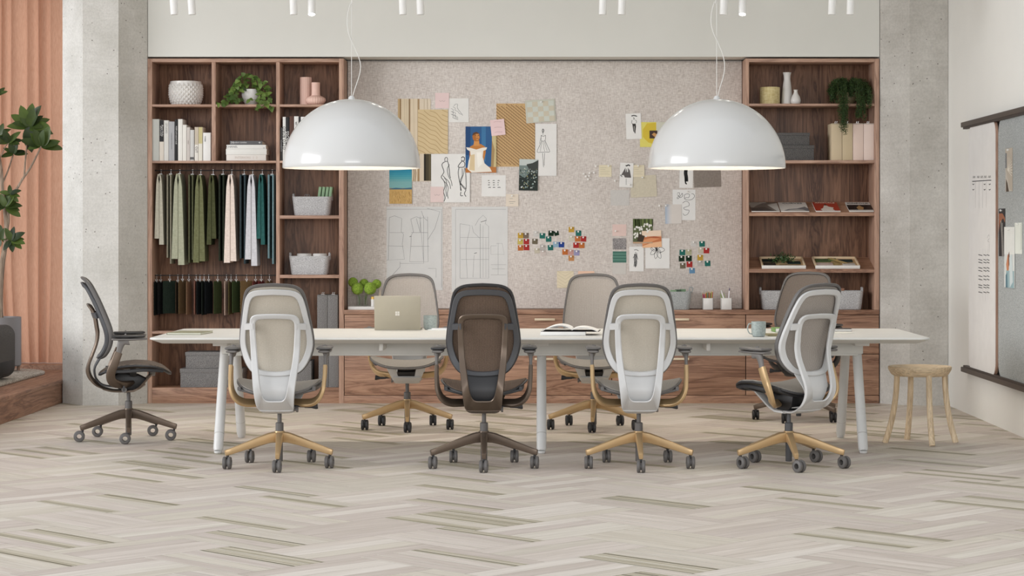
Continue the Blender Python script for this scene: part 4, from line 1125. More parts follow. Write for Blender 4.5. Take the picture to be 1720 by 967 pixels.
def swatch(x0, x1, top, bot, c, label, zig=True):
    Yr = YB + .13; k = Yr / F
    x0, x1 = [v / 4.2056 + 240 for v in (x0, x1)]; top, bot = [v / 4.2056 + 450 for v in (top, bot)]
    zr = SZ(462.3, Yr); px = (x0 + x1) / 2; w = (x1 - x0) * k
    t = thing('fabric_swatch', label, 'fabric', (SX(px, Yr), Yr, zr), 0, 'small swatches on the lower rail')
    depth = .13; ang = math.asin(min(.98, max(.02, (w - .004) / depth)))
    zt = SZ(top, Yr) - zr; zb = SZ(bot, Yr) - zr
    b = new(); n = 20; P = []
    for i in range(n): P.append((-depth / 2 + (.003 if i % 2 else 0), zt - .006 + (zb - zt + .006) * i / n))
    P += [(-depth / 2 + .004, zb), (depth / 2 - .004, zb)]
    for i in range(n): P.append((depth / 2 - (.003 if i % 2 else 0), zb + (zt - .006 - zb) * i / n))
    P += [(depth / 2 - .01, zt), (-depth / 2 + .01, zt)]
    prism(b, P, -.002, .002, M=Matrix.Rotation(PI / 2 - ang, 4, 'Z'))
    obj('cloth', b, cloth(c, 6), t, smooth=.4)
    b = new(); tube(b, [(0, 0, .004), (0, 0, zt + .012)], .0014, 6)
    tube(b, [(.006 * math.cos(a), 0, .006 * math.sin(a)) for a in [PI * q / 6 for q in range(-1, 7)]], .0014, 6)
    for s in (-1, 1): sweep(b, [(0, 0, zt - .008), (s * .004, -.004, zt + .006), (s * .010, -.006, zt + .016)], (.004, .003), (0, 1, 0), 6)
    obj('clip', b, flat((226, 226, 226), .3, .5), t, label='silver clip')
for a in [
    (85, 110, 95, 332, (26, 32, 28), 'black green swatch at the left end of the lower rail'), (112, 141, 95, 325, (22, 25, 26), 'near black swatch second from the left on the lower rail'),
    (145, 235, 90, 320, (34, 48, 38), 'broad dark bottle green swatch facing out'), (238, 257, 98, 322, (58, 44, 30), 'narrow dark brown swatch right of the broad green one'), (259, 302, 90, 322, (106, 82, 52), 'tobacco brown swatch third group of the lower rail'),
    (314, 336, 92, 328, (138, 104, 76), 'narrow tan brown swatch on the lower rail'), (370, 383, 90, 325, (150, 96, 80), 'very narrow reddish swatch seen edge-on'), (386, 421, 92, 326, (24, 28, 30), 'blackish swatch right of the reddish edge-on one'),
    (422, 443, 92, 330, (28, 36, 30), 'narrow black green swatch in the middle of the lower rail'), (444, 486, 92, 322, (18, 22, 28), 'midnight blue-black swatch right of the black green one'), (507, 550, 92, 322, (56, 70, 36), 'forest green swatch left of the beige edge-on one'),
    (583, 598, 90, 332, (196, 168, 150), 'pale beige swatch seen edge-on'), (611, 634, 95, 326, (88, 78, 42), 'narrow brownish olive swatch'), (637, 682, 92, 314, (58, 74, 38), 'moss green swatch with a curved edge'),
    (692, 775, 90, 320, (126, 98, 60), 'broad caramel brown swatch facing out'), (780, 813, 92, 320, (120, 54, 48), 'brick red swatch on the lower rail'), (821, 852, 92, 320, (112, 36, 40), 'dark crimson swatch right of the brick red one'), (877, 910, 92, 320, (104, 86, 56), 'olive brown swatch at the right end of the lower rail')]:
    swatch(*a)
# ---- slanted shelf displays
SL = math.atan(.09 / .32)
def onslope(px0, px1, lippx, front, name, label, cat, build, group=None):
    Y = YB + front; z = SZ(lippx, YB) + front * math.tan(SL) + .001; x0, x1 = SX(px0, Y), SX(px1, Y)
    t = thing(name, label, cat, ((x0 + x1) / 2, Y, z), 0, group); t.rotation_euler = (SL, 0, 0); build(t, x1 - x0); return t
def mag(img):
    def f(t, w):
        b = new(); box(b, -w / 2, w / 2, 0, .27, .0005, .0075, .001); obj('pages', b, flat((236, 234, 228), .6), t)
        b = new(); mats = []
        def q(c, poly, k):
            mats.append(flat(c, .4)); vs = [b.verts.new(((u - .5) * w, .27 * (1 - v), .0078 + .0005 * k)) for u, v in poly]
            f_ = b.faces.new(vs); f_.material_index = len(mats) - 1
        for k, (c, poly) in enumerate(img['p']): q(c, poly, k)
        for (s, size, u, v, c) in img.get('t', []):
            mats.append(flat(c, .4)); text(b, s, size, T((u - .5) * w, .27 * (1 - v), .0078 + .0005 * len(img['p'])) @ RX(-90), len(mats) - 1)
        obj('cover_print', b, mats, t, smooth=0)
    return f
R0 = [(0, 0), (1, 0), (1, 1), (0, 1)]
GM = 'magazines on the slanted shelf'
onslope(1262.5, 1310, 356.8, .012, 'magazine', 'grey magazine at the left end of the slanted shelf', 'magazine', mag(dict(p=[((118, 112, 106), R0), ((176, 172, 166), [(0, 0), (.6, 0), (.3, .3), (.1, .6), (0, .5)]), ((206, 204, 200), [(.62, .3), (1, .1), (1, 1), (.9, 1)]), ((76, 72, 70), [(0, .7), (.5, .55), (.8, 1), (0, 1)])], t=[('linen', .03, .5, .08, (220, 220, 216))])), GM)
onslope(1312, 1359.3, 356.8, .012, 'magazine', 'white magazine with a grey arc, second on the slanted shelf', 'magazine', mag(dict(p=[((226, 223, 218), R0), ((120, 120, 124), [(.1, .95), (.3, .78), (.6, .72), (.9, .5), (1, .7), (1, 1)]), ((196, 194, 190), [(.15, 1), (.35, .85), (.6, .8), (.8, .85), (.9, 1)])], t=[('CURVES', .045, .5, .14, (70, 70, 72))])), GM)
onslope(1370.4, 1412, 356.8, .012, 'magazine', 'red magazine with a white figure on the cover', 'magazine', mag(dict(p=[((176, 60, 38), R0), ((232, 224, 214), [(.3, .98), (.22, .8), (.35, .66), (.42, .4), (.5, .34), (.6, .5), (.78, .62), (.72, .8), (.8, .98)]), ((60, 38, 30), [(.42, .34), (.46, .22), (.54, .26), (.52, .4)]), ((238, 236, 232), [(0, .965), (1, .965), (1, 1), (0, 1)])], t=[('ANIMALS', .04, .5, .09, (240, 220, 200))])), GM)
onslope(1426.7, 1467.8, 356.8, .012, 'magazine', 'black magazine with a small golden figure, at the right end', 'magazine', mag(dict(p=[((24, 24, 26), R0), ((226, 224, 220), [(0, 0), (1, 0), (1, .3), (0, .3)]), ((176, 140, 96), [(.4, .85), (.36, .6), (.44, .5), (.5, .32), (.58, .5), (.66, .6), (.6, .85)]), ((228, 226, 222), [(0, .88), (1, .88), (1, 1), (0, 1)])], t=[('KINFOLK', .042, .5, .15, (40, 40, 42))])), GM)
def tray(stuff):
    def f(t, w):
        d = .26; b = new(); box(b, -w / 2, w / 2, 0, d, .0, .006, .001); obj('base', b, flat((206, 178, 138), .6), t)
        b = new(); box(b, -w / 2, w / 2, -.002, .008, -.002, .024, .001); obj('front_rail', b, flat((236, 234, 230), .5), t, label='white front rail')
        b = new(); box(b, -w / 2, -w / 2 + .012, .008, d, 0, .024, .001); box(b, w / 2 - .012, w / 2, .008, d, 0, .024, .001); box(b, -w / 2, w / 2, d - .012, d, 0, .024, .001); obj('frame', b, M['ash_h'], t)
        for (nm, c, u0, v0, u1, v1, h_) in stuff:
            b = new(); box(b, (u0 - .5) * w, (u1 - .5) * w, d * (1 - v1), d * (1 - v0), .0065, .0065 + h_, .001); obj(nm, b, cloth(c, 8), t)
    return f
GT = 'sample trays on the lower slanted shelf'
t1 = onslope(1279.6, 1353.6, 451.8, .014, 'sample_tray', 'wooden sample tray with dark swatches and green sprigs, left one', 'tray', tray([('swatch', (34, 44, 36), .06, .12, .40, .40, .006), ('swatch', (66, 58, 48), .06, .5, .34, .9, .006), ('swatch', (36, 52, 46), .62, .36, .92, .62, .006), ('swatch', (150, 120, 80), .42, .7, .92, .92, .004), ('swatch', (196, 170, 130), .42, .12, .9, .3, .004)]), GT)
b = new(); rs = random.Random(8); st = new()
sp_ = thing('leafy_sprig', 'bunch of dark green sprigs lying in the left sample tray', 'sprig', tuple(t1.location)); sp_.rotation_euler = (SL, 0, 0)
for i in range(150):
    p = Vector((rs.gauss(0.005, .035), .14 + rs.gauss(0, .035), .02 + abs(rs.gauss(0, .025)))); leaf(b, p, (rs.uniform(-1, 1), rs.uniform(-1, .4), rs.uniform(-.2, 1)), (0, -1, 1), .022, .011, .2, 3)
for i in range(8): tube(st, [(0.005, .13, .012), (rs.gauss(0.005, .03), .14 + rs.gauss(0, .03), .07)], .001, 4)
obj('foliage', b, leafmat('sprig', (30, 54, 26), (70, 100, 52)), sp_, smooth=1.5); obj('stems', st, flat((70, 84, 44), .7), sp_)
t2 = onslope(1369.6, 1444.4, 451.8, .014, 'sample_tray', 'wooden sample tray with pink and green swatches and brass rods, right one', 'tray', tray([('swatch', (84, 104, 60), .06, .1, .40, .42, .006), ('swatch', (218, 192, 180), .05, .55, .42, .95, .008), ('swatch', (48, 62, 58), .58, .16, .9, .42, .006), ('swatch', (206, 200, 192), .64, .6, .92, .92, .008), ('swatch', (176, 150, 92), .42, .3, .6, .9, .004), ('swatch', (110, 130, 70), .36, .08, .54, .3, .008)]), GT)
for i, (ax, ay, bx, by) in enumerate(((-.05, .22, .06, .07), (-.03, .22, .085, .075))):
    b = new(); tube(b, [(ax, ay, .022), (bx, by, .022)], .0035, 8)
    single('brass_rod', b, flat((206, 180, 122), .35, .6), ['left of the two pale brass rods in the right tray', 'right of the two pale brass rods in the right tray'][i], 'rod', tuple(t2.location), (SL, 0, 0), group='rods in the right tray')
# ---- things on the credenza
ZC = SZ(520.6, YB)
def cred(px, Y): return (SX(px, Y), Y, ZC + .0006)
def credenza_top():
    Y = YB + .13; k = Y / F
    b = new(); w = 76 * k; box(b, -w / 2, w / 2, -.09, .09, 0, .026, .003); box(b, -w / 2 + .006, w / 2 - .006, -.084, .084, .0255, .0265)
    single('tray', b, M['ceramic'], 'low white tray carrying the moss balls at the left end of the credenza', 'tray', cred(624, Y))
    zt = ZC + .0275
    for i, (px, dy, lab) in enumerate(((604.2, -.02, 'left clear glass vase on the white tray'), (613.2, .03, 'right clear glass vase on the white tray'))):
        b = new(); r = 4.6 * k; h = 18.5 * k; lathe(b, [(0, 0), (r, 0), (r, h), (r - .0018, h), (r - .0018, .006), (0, .006)], n=32)
        single('glass_vase', b, M['glass'], lab, 'vase', (SX(px, Y), Y + dy, zt), group='glass vases')
    ms = []
    def moss():
        t = NT('moss'); n = t.noise(t.coords(), 130, 3, .7); t.base(t.ramp(n, [(.35, lin((92, 128, 34))), (.65, lin((158, 186, 72)))])); t.rough(.95); t.bump(n, .8, .004); return t.m
    mm = moss()
    for i, (px, py, rp, dy, lab) in enumerate(((600.3, 484.4, 10.4, -.03, 'largest front left fluffy green allium ball'), (621.6, 484.2, 10.6, -.035, 'front right fluffy green allium ball'), (592.8, 473.8, 8.3, .03, 'rear green allium ball at the far left'), (632.6, 476.8, 8.0, .03, 'rear green allium ball at the far right'), (611.5, 475.6, 7.6, .05, 'rear green allium ball between the two front ones'))):
        Yb = Y + dy; kk = Yb / F; r = rp * kk * .96; c = Vector(at(px, py, Yb)); bx = SX(604.2 if px < 606 else 613.2, Y); by = Y + (-.02 if px < 606 else .03)
        t = thing('allium_flower', lab, 'flower', (bx, by, zt + .01), 0, 'green pompom flowers')
        o = Vector((bx, by, zt + .01)); rs = random.Random(i)
        b = new(); bmesh.ops.create_icosphere(b, subdivisions=4, radius=r)
        for v in b.verts:
            v.co *= 1 + .05 * math.sin(v.co.x * 150 + i) * math.sin(v.co.y * 130) * math.sin(v.co.z * 140) + rs.uniform(-.02, .045)
            v.co += c - o
        obj('flower_head', b, mm, t, smooth=1.5)
        b = new(); e = c - o; tube(b, smooth([(rs.uniform(-.004, .004), 0, 0), (e.x * .15, e.y * .15, .07), (e.x, e.y, e.z)], 5), .0018, 6); obj('stem', b, flat((104, 138, 52), .6), t)
    b = new(); r = 3.6 * k; lathe(b, [(0, 0), (r, 0), (r, 12 * k), (0, 12 * k)], n=28)
    b2 = new(); lathe(b2, [(0, 12 * k), (r * 1.03, 12 * k), (r * 1.03, 16 * k), (r * .9, 16.3 * k), (0, 16.3 * k)], n=28)
    t = thing('jar', 'small white jar with a gold lid on the tray, beside the laptop edge', 'jar', (SX(627.6, Y), Y - .05, zt)); obj('vessel', b, M['ceramic'], t); obj('lid', b2, flat((208, 168, 84), .35, .5), t)
    b = new(); lathe(b, [(0, 0), (3.2 * k, 0), (3.6 * k, 4 * k), (2.2 * k, 16 * k), (.8 * k, 28 * k), (0, 29 * k)], n=24)
    single('cone_ornament', b, flat((222, 208, 188), .7), 'slim cream cone ornament rising behind the laptop', 'ornament', (SX(637.5, Y), Y + .03, zt))
    # basket, cups
    Yk = YB + .14
    cx, zb, h, w = felt_basket(1094, 1161, 489.7, 520, Yk, 'grey felt basket with a loop handle on the credenza behind the chair', None, None, mt=M['boardfelt'], group=BG)
    bo = [o for o in bpy.data.objects if o.name.startswith('felt_basket')][-1]
    for o in bpy.data.objects:
        if o.get('label', '').startswith('grey felt basket with a loop handle'): o.location.z = ZC + .0006; R_ = o
    b = new(); tube(b, smooth([(w / 2 - .012, -.02, h * .75), (w / 2 - .014, -.01, h + .022), (w / 2 - .002, 0, h + .034), (w / 2 + .012, .0, h + .022), (w / 2 + .002, .0, h * .9)], 5), .005, 8); obj('loop_handle', b, M['boardfelt'], R_)
    for i, px in enumerate((1131, 1139, 1147)):
        notebook_in(SX(px, Yk), Yk + .01 * i, ZC + .014, .05, .143 + .003 * i, .004, [(132, 160, 126), (70, 92, 72), (118, 148, 116)][i], ['light green sheet', 'dark green sheet', 'mid green sheet'][i] + ' sticking out of the credenza basket', 0, 'paper', 'papers in the credenza basket', 'green_paper')
    for ci, (x0, x1) in enumerate(((1180, 1197.2), (1210.3, 1228.6))):
        Yc = YB + .12; kc = Yc / F; hw_ = (x1 - x0) / 2 * kc; h = 19.3 * kc
        b = new(); box(b, -hw_, hw_, -hw_, hw_, 0, .004, .002)
        for (sx, sy, lx, ly) in ((-1, 0, .0018, hw_), (1, 0, .0018, hw_), (0, -1, hw_, .0018), (0, 1, hw_, .0018)):
            x = sx * (hw_ - .0018); y = sy * (hw_ - .0018); box(b, x - lx, x + lx, y - ly, y + ly, .001, h, .001)
        X = (SX((x0 + x1) / 2, Yc), Yc, ZC + .0006)
        single('pencil_cup', b, M['ceramic'], ['square white cup full of coloured pencils', 'square white cup holding pens, nearest the right bookcase'][ci], 'cup', X, group='square desk cups')
        rs = random.Random(ci + 3)
        if ci == 0:
            cols = [(186, 54, 62), (150, 48, 128), (196, 60, 50), (216, 160, 60), (60, 120, 70), (70, 96, 60), (220, 120, 50), (120, 66, 44), (176, 196, 80), (200, 90, 60)]
            lab = ['crimson', 'purple', 'red', 'yellow ochre', 'green', 'dark olive', 'orange', 'brown', 'lime', 'coral']
            for i, c in enumerate(cols):
                t = thing('pencil', f'{lab[i]} coloured pencil in the square white cup', 'pencil', (X[0] + (-.8 + 1.6 * i / 9) * hw_ * .85, Yc + rs.uniform(-.7, .7) * hw_ * .8, ZC + .006), 0, 'coloured pencils'); t.rotation_euler = (rs.uniform(-.05, .05), (-.09 + .18 * i / 9), 0)
                L = .128 + rs.uniform(0, .022)
                b = new(); lathe(b, [(0, 0), (.0033, 0), (.0033, L - .014), (0, L - .014)], n=6); obj('shaft', b, flat(c, .5), t)
                b = new(); lathe(b, [(0, L - .0139), (.0033, L - .0139), (.0012, L - .004), (0, L)], n=6); obj('tip', b, flat((214, 186, 146), .7), t)
        else:
            for i, (dx, tl, L, r, c, lab) in enumerate(((-.005, -22, .155, .0062, (226, 226, 224), 'white marker leaning left in the pen cup'), (.015, 6, .165, .0055, (230, 228, 232), 'upright white marker with a dark tip in the pen cup'), (-.012, -26, .13, .003, (150, 190, 90), 'thin lime green pen leaning left in the pen cup'), (-.004, -14, .128, .003, (160, 180, 120), 'thin pale green pen in the pen cup'))):
                t = thing('marker', lab, 'pen', (X[0] + dx + (.012 if tl < 0 else 0), Yc + (.01 * i - .015), ZC + .008), 0, 'pens in the right cup'); t.rotation_euler = (0, math.radians(tl) * .8, 0)
                b = new(); lathe(b, [(0, 0), (r, 0), (r, L * .86), (r * .9, L * .87), (0, L * .87)], n=12); obj('barrel', b, flat(c, .4), t)
                b = new(); lathe(b, [(0, L * .87), (r * .8, L * .87), (r * .7, L), (0, L)], n=12); obj('cap', b, flat(c if i != 1 else (90, 80, 110), .4), t)
credenza_top()
# ================================================================ PINNED PAPERS
class Sheet:
    """a flat thing hung on the pin board (or on the side-wall board); drawing lives in the same mesh"""
    def __init__(s, base, w, h, th=.0015, Mx=None):
        s.b = new(); s.w, s.h, s.th = w, h, th; s.mats = [base]; s.k = 0; s.idx = {}
        box(s.b, -w / 2, w / 2, -th, 0, -h / 2, h / 2)
    def mi(s, c):
        key = c if isinstance(c, bpy.types.Material) else tuple(c)
        if key not in s.idx:
            s.mats.append(c if isinstance(c, bpy.types.Material) else flat(c, .75)); s.idx[key] = len(s.mats) - 1
        return s.idx[key]
    def P(s, u, v): return ((u - .5) * s.w, -s.th - .0003 - .00012 * s.k, (.5 - v) * s.h)
    def poly(s, c, pts):
        s.k += 1; f = s.b.faces.new([s.b.verts.new(s.P(u, v)) for u, v in pts]); f.material_index = s.mi(c)
    def rect(s, c, u0, v0, u1, v1): s.poly(c, [(u0, v0), (u1, v0), (u1, v1), (u0, v1)])
    def line(s, c, wpx, pts, sm=0):
        s.k += .004
        if sm: pts = smooth(pts, sm)
        wd = wpx * .0048 / 2; Q = [Vector(s.P(u, v)) for u, v in pts]; prev = None; m = s.mi(c)
        for i, q in enumerate(Q):
            d = Q[min(i + 1, len(Q) - 1)] - Q[max(i - 1, 0)]
            if d.length < 1e-6: continue
            n = Vector((-d.z, 0, d.x)).normalized() * wd
            cur = (s.b.verts.new(q + n), s.b.verts.new(q - n))
            if prev:
                f = s.b.faces.new((prev[0], prev[1], cur[1], cur[0])); f.material_index = m
            prev = cur
    def done(s, name, label, cat, loc, rot=(0, 0, 0), group=None):
        me = bpy.data.meshes.new('m'); bm = s.b; bmesh.ops.recalc_face_normals(bm, faces=[f for f in bm.faces if f.material_index == 0])
        for f in bm.faces:
            if f.material_index and f.normal.y > 0: f.normal_flip()
        bm.to_mesh(me); bm.free()
        for m in s.mats: me.materials.append(m)
        o = bpy.data.objects.new(name, me); COL.objects.link(o); o.location = loc; o.rotation_euler = rot
        return tag(o, label, cat, group)
def pap(x0, y0, x1, y1, base, name, label, cat, layer=0, tilt=0, draw=None, pin=None, group=None):
    Y = PB - .0006 - .0024 * layer; k = Y / F; w = (x1 - x0) * k; h = (y1 - y0) * k
    if tilt:
        a = abs(math.radians(tilt)); w2 = (w * math.cos(a) - h * math.sin(a)) / math.cos(2 * a); h2 = (h * math.cos(a) - w * math.sin(a)) / math.cos(2 * a); w, h = w2, h2
    s = Sheet(base if isinstance(base, bpy.types.Material) else flat(base, .8), w, h)
    if draw: draw(s)
    o = s.done(name, label, cat, ((SX((x0 + x1) / 2, Y)), Y, SZ((y0 + y1) / 2, Y)), (0, math.radians(tilt), 0), group)
    for (px, py) in (pin or []):
        b = new(); pinmesh(b); q = obj('pin', b, pinm, o); u = Vector((SX(px, Y) - o.location.x, 0, SZ(py, Y) - o.location.z)); u.rotate(Matrix.Rotation(-math.radians(tilt), 3, 'Y')); q.location = (u.x, -.0016, u.z)
    return o
pinm = flat((240, 238, 234), .3)
def pinmesh(b, r=.0075):
    lathe(b, [(0, 0), (r * .6, 0), (r * .55, .004), (r * .9, .006), (r, .010), (r * .85, .014), (0, .016)], n=14, M=Matrix.Rotation(PI / 2, 4, 'X'))
paper = (232, 231, 227); ink = (36, 36, 40); grey = (128, 128, 130)
def d_drapes(s):
    for i, (u0, u1, c) in enumerate(((0, .06, (196, 168, 124)), (.06, .10, (150, 120, 84)), (.10, .33, (222, 206, 178)), (.33, .38, (150, 124, 92)), (.38, .60, (224, 208, 182)), (.60, .66, (168, 140, 104)), (.66, 1, (222, 208, 186)))): s.rect(c, u0, 0, u1, 1)
    for u in (.2, .27, .48, .8, .9): s.line((206, 188, 158), .8, [(u, 0), (u + .02, .5), (u, 1)])
    for q in (.2, .45, .5): s.line((140, 112, 78), 1.2, [(q, .8), (q + .05, .9), (q + .02, 1)])
def d_sand(s):
    for j in range(13):
        v0 = -.35 + .105 * j
        s.line((188, 160, 116), 1.1, [(0, v0), (.2, v0 + .06), (.4, v0 + .17), (.6, v0 + .22), (.8, v0 + .36), (1, v0 + .42)] if v0 > 0 else [(u, v0 + w_) for u, w_ in ((0, 0), (.2, .06), (.4, .17), (.6, .22), (.8, .36), (1, .42)) if v0 + w_ > 0], 5)
def d_note(s):
    s.line((170, 150, 150), .5, [(.3, .5), (.4, .56), (.5, .5), (.6, .56), (.72, .5)], 4)
def d_note2(s):
    for v in (.15, .5, .8): s.line((190, 150, 156), .5, [(.25, v), (.45, v - .03), (.8, v + .02)], 3)
def d_waves(s):
    s.line(grey, .6, [(.25, .32), (.32, .25), (.44, .25), (.42, .38), (.5, .5), (.62, .62), (.70, .72)], 4)
    for d in (0, .12, .24): s.line(ink if d else grey, .55, [(.1, .42 + d), (.22, .48 + d), (.2, .56 + d), (.34, .62 + d), (.3, .7 + d * .6), (.46, .8 + d * .4)], 4)
    s.line(grey, .55, [(.2, .35), (.32, .42), (.3, .5), (.45, .55), (.5, .62), (.64, .68)], 4)
def d_dark(s):
    s.rect((70, 62, 42), .25, 0, .6, 1); s.rect((96, 86, 60), .6, 0, .85, 1)
def d_figs(s):
    L = lambda pts, w=.9: s.line(ink, w, pts, 4)
    L([(.35, .10), (.38, .07), (.42, .09), (.42, .14), (.38, .16), (.35, .13), (.36, .09)]); L([(.36, .16), (.3, .19), (.28, .24), (.33, .36), (.30, .42), (.26, .48), (.33, .56), (.36, .66), (.32, .78), (.36, .9), (.33, .98)], 1.1)
    L([(.42, .15), (.45, .22), (.47, .34), (.48, .44), (.50, .5)], 1.1); L([(.47, .22), (.42, .3), (.43, .4), (.46, .48), (.52, .56), (.54, .66)], .9); L([(.33, .56), (.40, .62), (.44, .7), (.42, .82), (.44, .92)]); L([(.34, .5), (.42, .54), (.48, .62), (.5, .72)]); L([(.3, .45), (.36, .5), (.4, .6), (.38, .75), (.4, .88)])
    L([(.78, .09), (.81, .06), (.86, .08), (.85, .14), (.81, .15), (.78, .12)], 1.3); L([(.80, .15), (.74, .2), (.70, .27), (.84, .27), (.87, .2), (.84, .16)], 1.2); L([(.72, .28), (.7, .4), (.74, .6), (.78, .76)], 1.1); L([(.86, .28), (.84, .4), (.76, .6), (.76, .76)], .9); L([(.88, .3), (.90, .5), (.90, .72), (.84, .7), (.76, .62)], 1.1)
    L([(.8, .3), (.8, .45), (.75, .58), (.9, .72)]); L([(.77, .78), (.76, .86), (.82, .86)], 1.1); L([(.90, .74), (.86, .82), (.9, .88)], 1.1); L([(.93, .24), (.98, .33)], .9)
def d_wheat(s):
    for i in range(10):
        c = [(30, 128, 160), (36, 136, 166), (44, 142, 170), (56, 150, 172), (70, 158, 174), (88, 166, 176), (110, 174, 178), (128, 180, 180)][min(i, 7)]
        s.rect(c, 0, i * .058, 1, (i + 1) * .058 + .002)
    s.poly((70, 110, 130), [(0, .60), (.3, .575), (.6, .59), (1, .57), (1, .64), (0, .64)]); s.rect((206, 168, 104), 0, .62, 1, 1)
    rs = random.Random(2)
    for i in range(70):
        u = rs.random(); v = rs.uniform(.64, .95); s.line(rs.choice([(180, 140, 80), (226, 192, 134), (160, 122, 66)]), .5, [(u, v), (min(1, u + rs.uniform(-.03, .05)), min(1, v + .06))])
def d_woman(s):
    s.rect((44, 92, 142), 0, 0, .86, 1); s.rect((30, 70, 118), .0, 0, .16, .62); s.rect((60, 118, 164), .52, .0, .66, .75); s.rect((206, 190, 142), .86, 0, 1, 1)
    s.poly((168, 140, 96), [(.86, .3), (.95, .5), (.9, 1), (.82, 1)]); s.poly((190, 120, 60), [(0, .9), (.5, .86), (1, .88), (1, 1), (0, 1)])
    s.poly((196, 128, 62), [(.14, .44), (.3, .38), (.5, .38), (.64, .44), (.66, .56), (.58, .8), (.12, .72)])
    s.poly((214, 150, 84), [(.28, .3), (.44, .3), (.46, .42), (.26, .42)])
    s.poly((176, 108, 48), [(.22, .2), (.26, .14), (.35, .12), (.44, .15), (.47, .24), (.42, .32), (.3, .32), (.24, .28)]); s.poly((92, 58, 34), [(.22, .2), (.25, .14), (.35, .115), (.44, .15), (.38, .16), (.28, .18)])
    s.poly((206, 142, 78), [(.33, .16), (.42, .16), (.45, .24), (.41, .3), (.35, .3), (.34, .22)]); s.line((90, 52, 30), .8, [(.30, .195), (.35, .19)]); s.line((90, 52, 30), .8, [(.39, .19), (.44, .195)]); s.line((140, 60, 40), .9, [(.35, .262), (.42, .26)]); s.line((150, 88, 44), .5, [(.38, .2), (.385, .235)])
    s.poly((240, 234, 222), [(.02, .45), (.14, .46), (.35, .5), (.55, .46), (.7, .45), (.68, .5), (.58, .53), (.56, .66), (.62, .8), (.8, .9), (.86, .98), (.2, 1), (.06, .92), (.1, .74), (.16, .62), (.15, .54), (.05, .5)])
    s.poly((222, 200, 160), [(.16, .62), (.3, .6), (.3, .96), (.12, .94)]); s.poly((250, 246, 236), [(.36, .56), (.52, .56), (.56, .8), (.4, .9)])
def d_rope(s):
    for j in range(31):
        v0 = -.52 + .05 * j; A = []
        for q in range(9):
            u = q / 8; v = v0 + .5 * u
            if 0 <= v <= 1: A.append((u, v))
        if len(A) > 1:
            s.line((128, 94, 58), 1.0, A)
            for q in range(22):
                u = (q + .5) / 22; v = v0 + .5 * u + .022
                if .01 < v < .985: s.line((166, 130, 88), .5, [(u, v - .012), (min(1, u + .02), v + .012)])
def d_check(s):
    for i in range(5):
        for j in range(4):
            s.rect((204, 196, 176) if (i + j) % 2 else (206, 210, 200), .06 + i * .18, .08 + j * .22, .06 + (i + 1) * .18, .08 + (j + 1) * .22)
def d_dress(s):
    L = lambda p, w=.6: s.line(ink, w, p, 3)
    L([(.33, .12), (.36, .1), (.4, .12), (.38, .16), (.34, .16), (.33, .12)], 1.1); L([(.36, .16), (.36, .21)]); L([(.28, .22), (.27, .3), (.3, .33), (.46, .32), (.48, .22), (.4, .24), (.32, .23), (.28, .22)])
    L([(.3, .33), (.2, .42), (.08, .54), (.3, .545), (.5, .54), (.68, .535), (.56, .42), (.46, .32)]); L([(.34, .34), (.26, .45), (.24, .53)], .4); L([(.4, .34), (.4, .45), (.44, .53)], .4); L([(.44, .34), (.5, .45), (.56, .52)], .4)
    L([(.34, .56), (.36, .68), (.38, .8), (.4, .83)]); L([(.44, .56), (.42, .7), (.42, .8)]); L([(.3, .22), (.24, .3), (.2, .38)], .4)
def d_flowers(s):
    rs = random.Random(6); s.rect((196, 204, 200), 0, 0, 1, .22); s.poly((60, 66, 62), [(.4, .16), (.7, .12), (1, .02), (1, .5), (.6, .42), (.35, .3)])
    s.poly((120, 136, 132), [(0, .2), (.4, .2), (.6, .4), (.3, .6), (0, .5)])
    for i in range(130):
        u, v = rs.uniform(.04, .94), rs.uniform(.3, .93); r = rs.uniform(.015, .04)
        s.poly(rs.choice([(196, 208, 204), (120, 146, 140), (80, 106, 100), (220, 226, 218), (154, 150, 104), (30, 40, 38)]), [(u - r, v), (u, v - r * .7), (u + r, v), (u, v + r * .7)])
    s.poly((236, 236, 234), [(.09, .9), (.13, .875), (.17, .9), (.13, .93)])
def d_script(s):
    for v, segs in ((.26, ((.26, .32), (.46, .54), (.66, .74))), (.36, ((.28, .34), (.46, .54), (.66, .7))), (.46, ((.26, .34), (.47, .54), (.66, .7))), (.58, ((.28, .38), (.46, .56), (.66, .78)))):
        for a, c in segs: s.line(ink, 1.0, [(a, v), ((a + c) / 2, v - .012), (c, v)], 3)
def d_small(s):
    s.line((150, 146, 140), .5, [(.3, .35), (.55, .36)]); s.line((130, 126, 120), .6, [(.25, .62), (.75, .6)]); s.line((150, 146, 140), .5, [(.3, .75), (.6, .75)])
def d_pat1(s):
    L = lambda p, w=.55, c=(140, 140, 142): s.line(c, w, p)
    L([(.0, .03), (.98, .03), (.98, .97)]); L([(.05, .13), (.14, .11), (.27, .14), (.26, .3), (.30, .33), (.28, .45), (.32, .63), (.03, .64), (.05, .13)]); L([(.05, .31), (.31, .31)], .4); L([(.02, .47), (.3, .475)], .45)
    L([(.43, .15), (.48, .3), (.44, .34), (.43, .48), (.41, .66), (.74, .66), (.73, .12), (.60, .14), (.53, .12), (.43, .15)]); L([(.62, .05), (.66, .13), (.73, .17)]); L([(.53, .14), (.60, .31)]); L([(.6, .12), (.6, .31)]); L([(.44, .31), (.73, .31)]); L([(.43, .475), (.76, .475)], .45)
    L([(.73, .4), (.86, .26), (.95, .06), (.72, .02)]); L([(.24, .68), (.66, .68), (.66, .11)], .45); L([(.24, .66), (.24, .72), (.05, .86)]); L([(.74, .74), (.88, .74), (.88, .85)], .45); L([(.60, .16), (.66, .66)], .4)
    s.line(ink, .9, [(.41, .36), (.44, .355)]); s.line((150, 150, 150), .5, [(.03, .64), (.0, .64)])
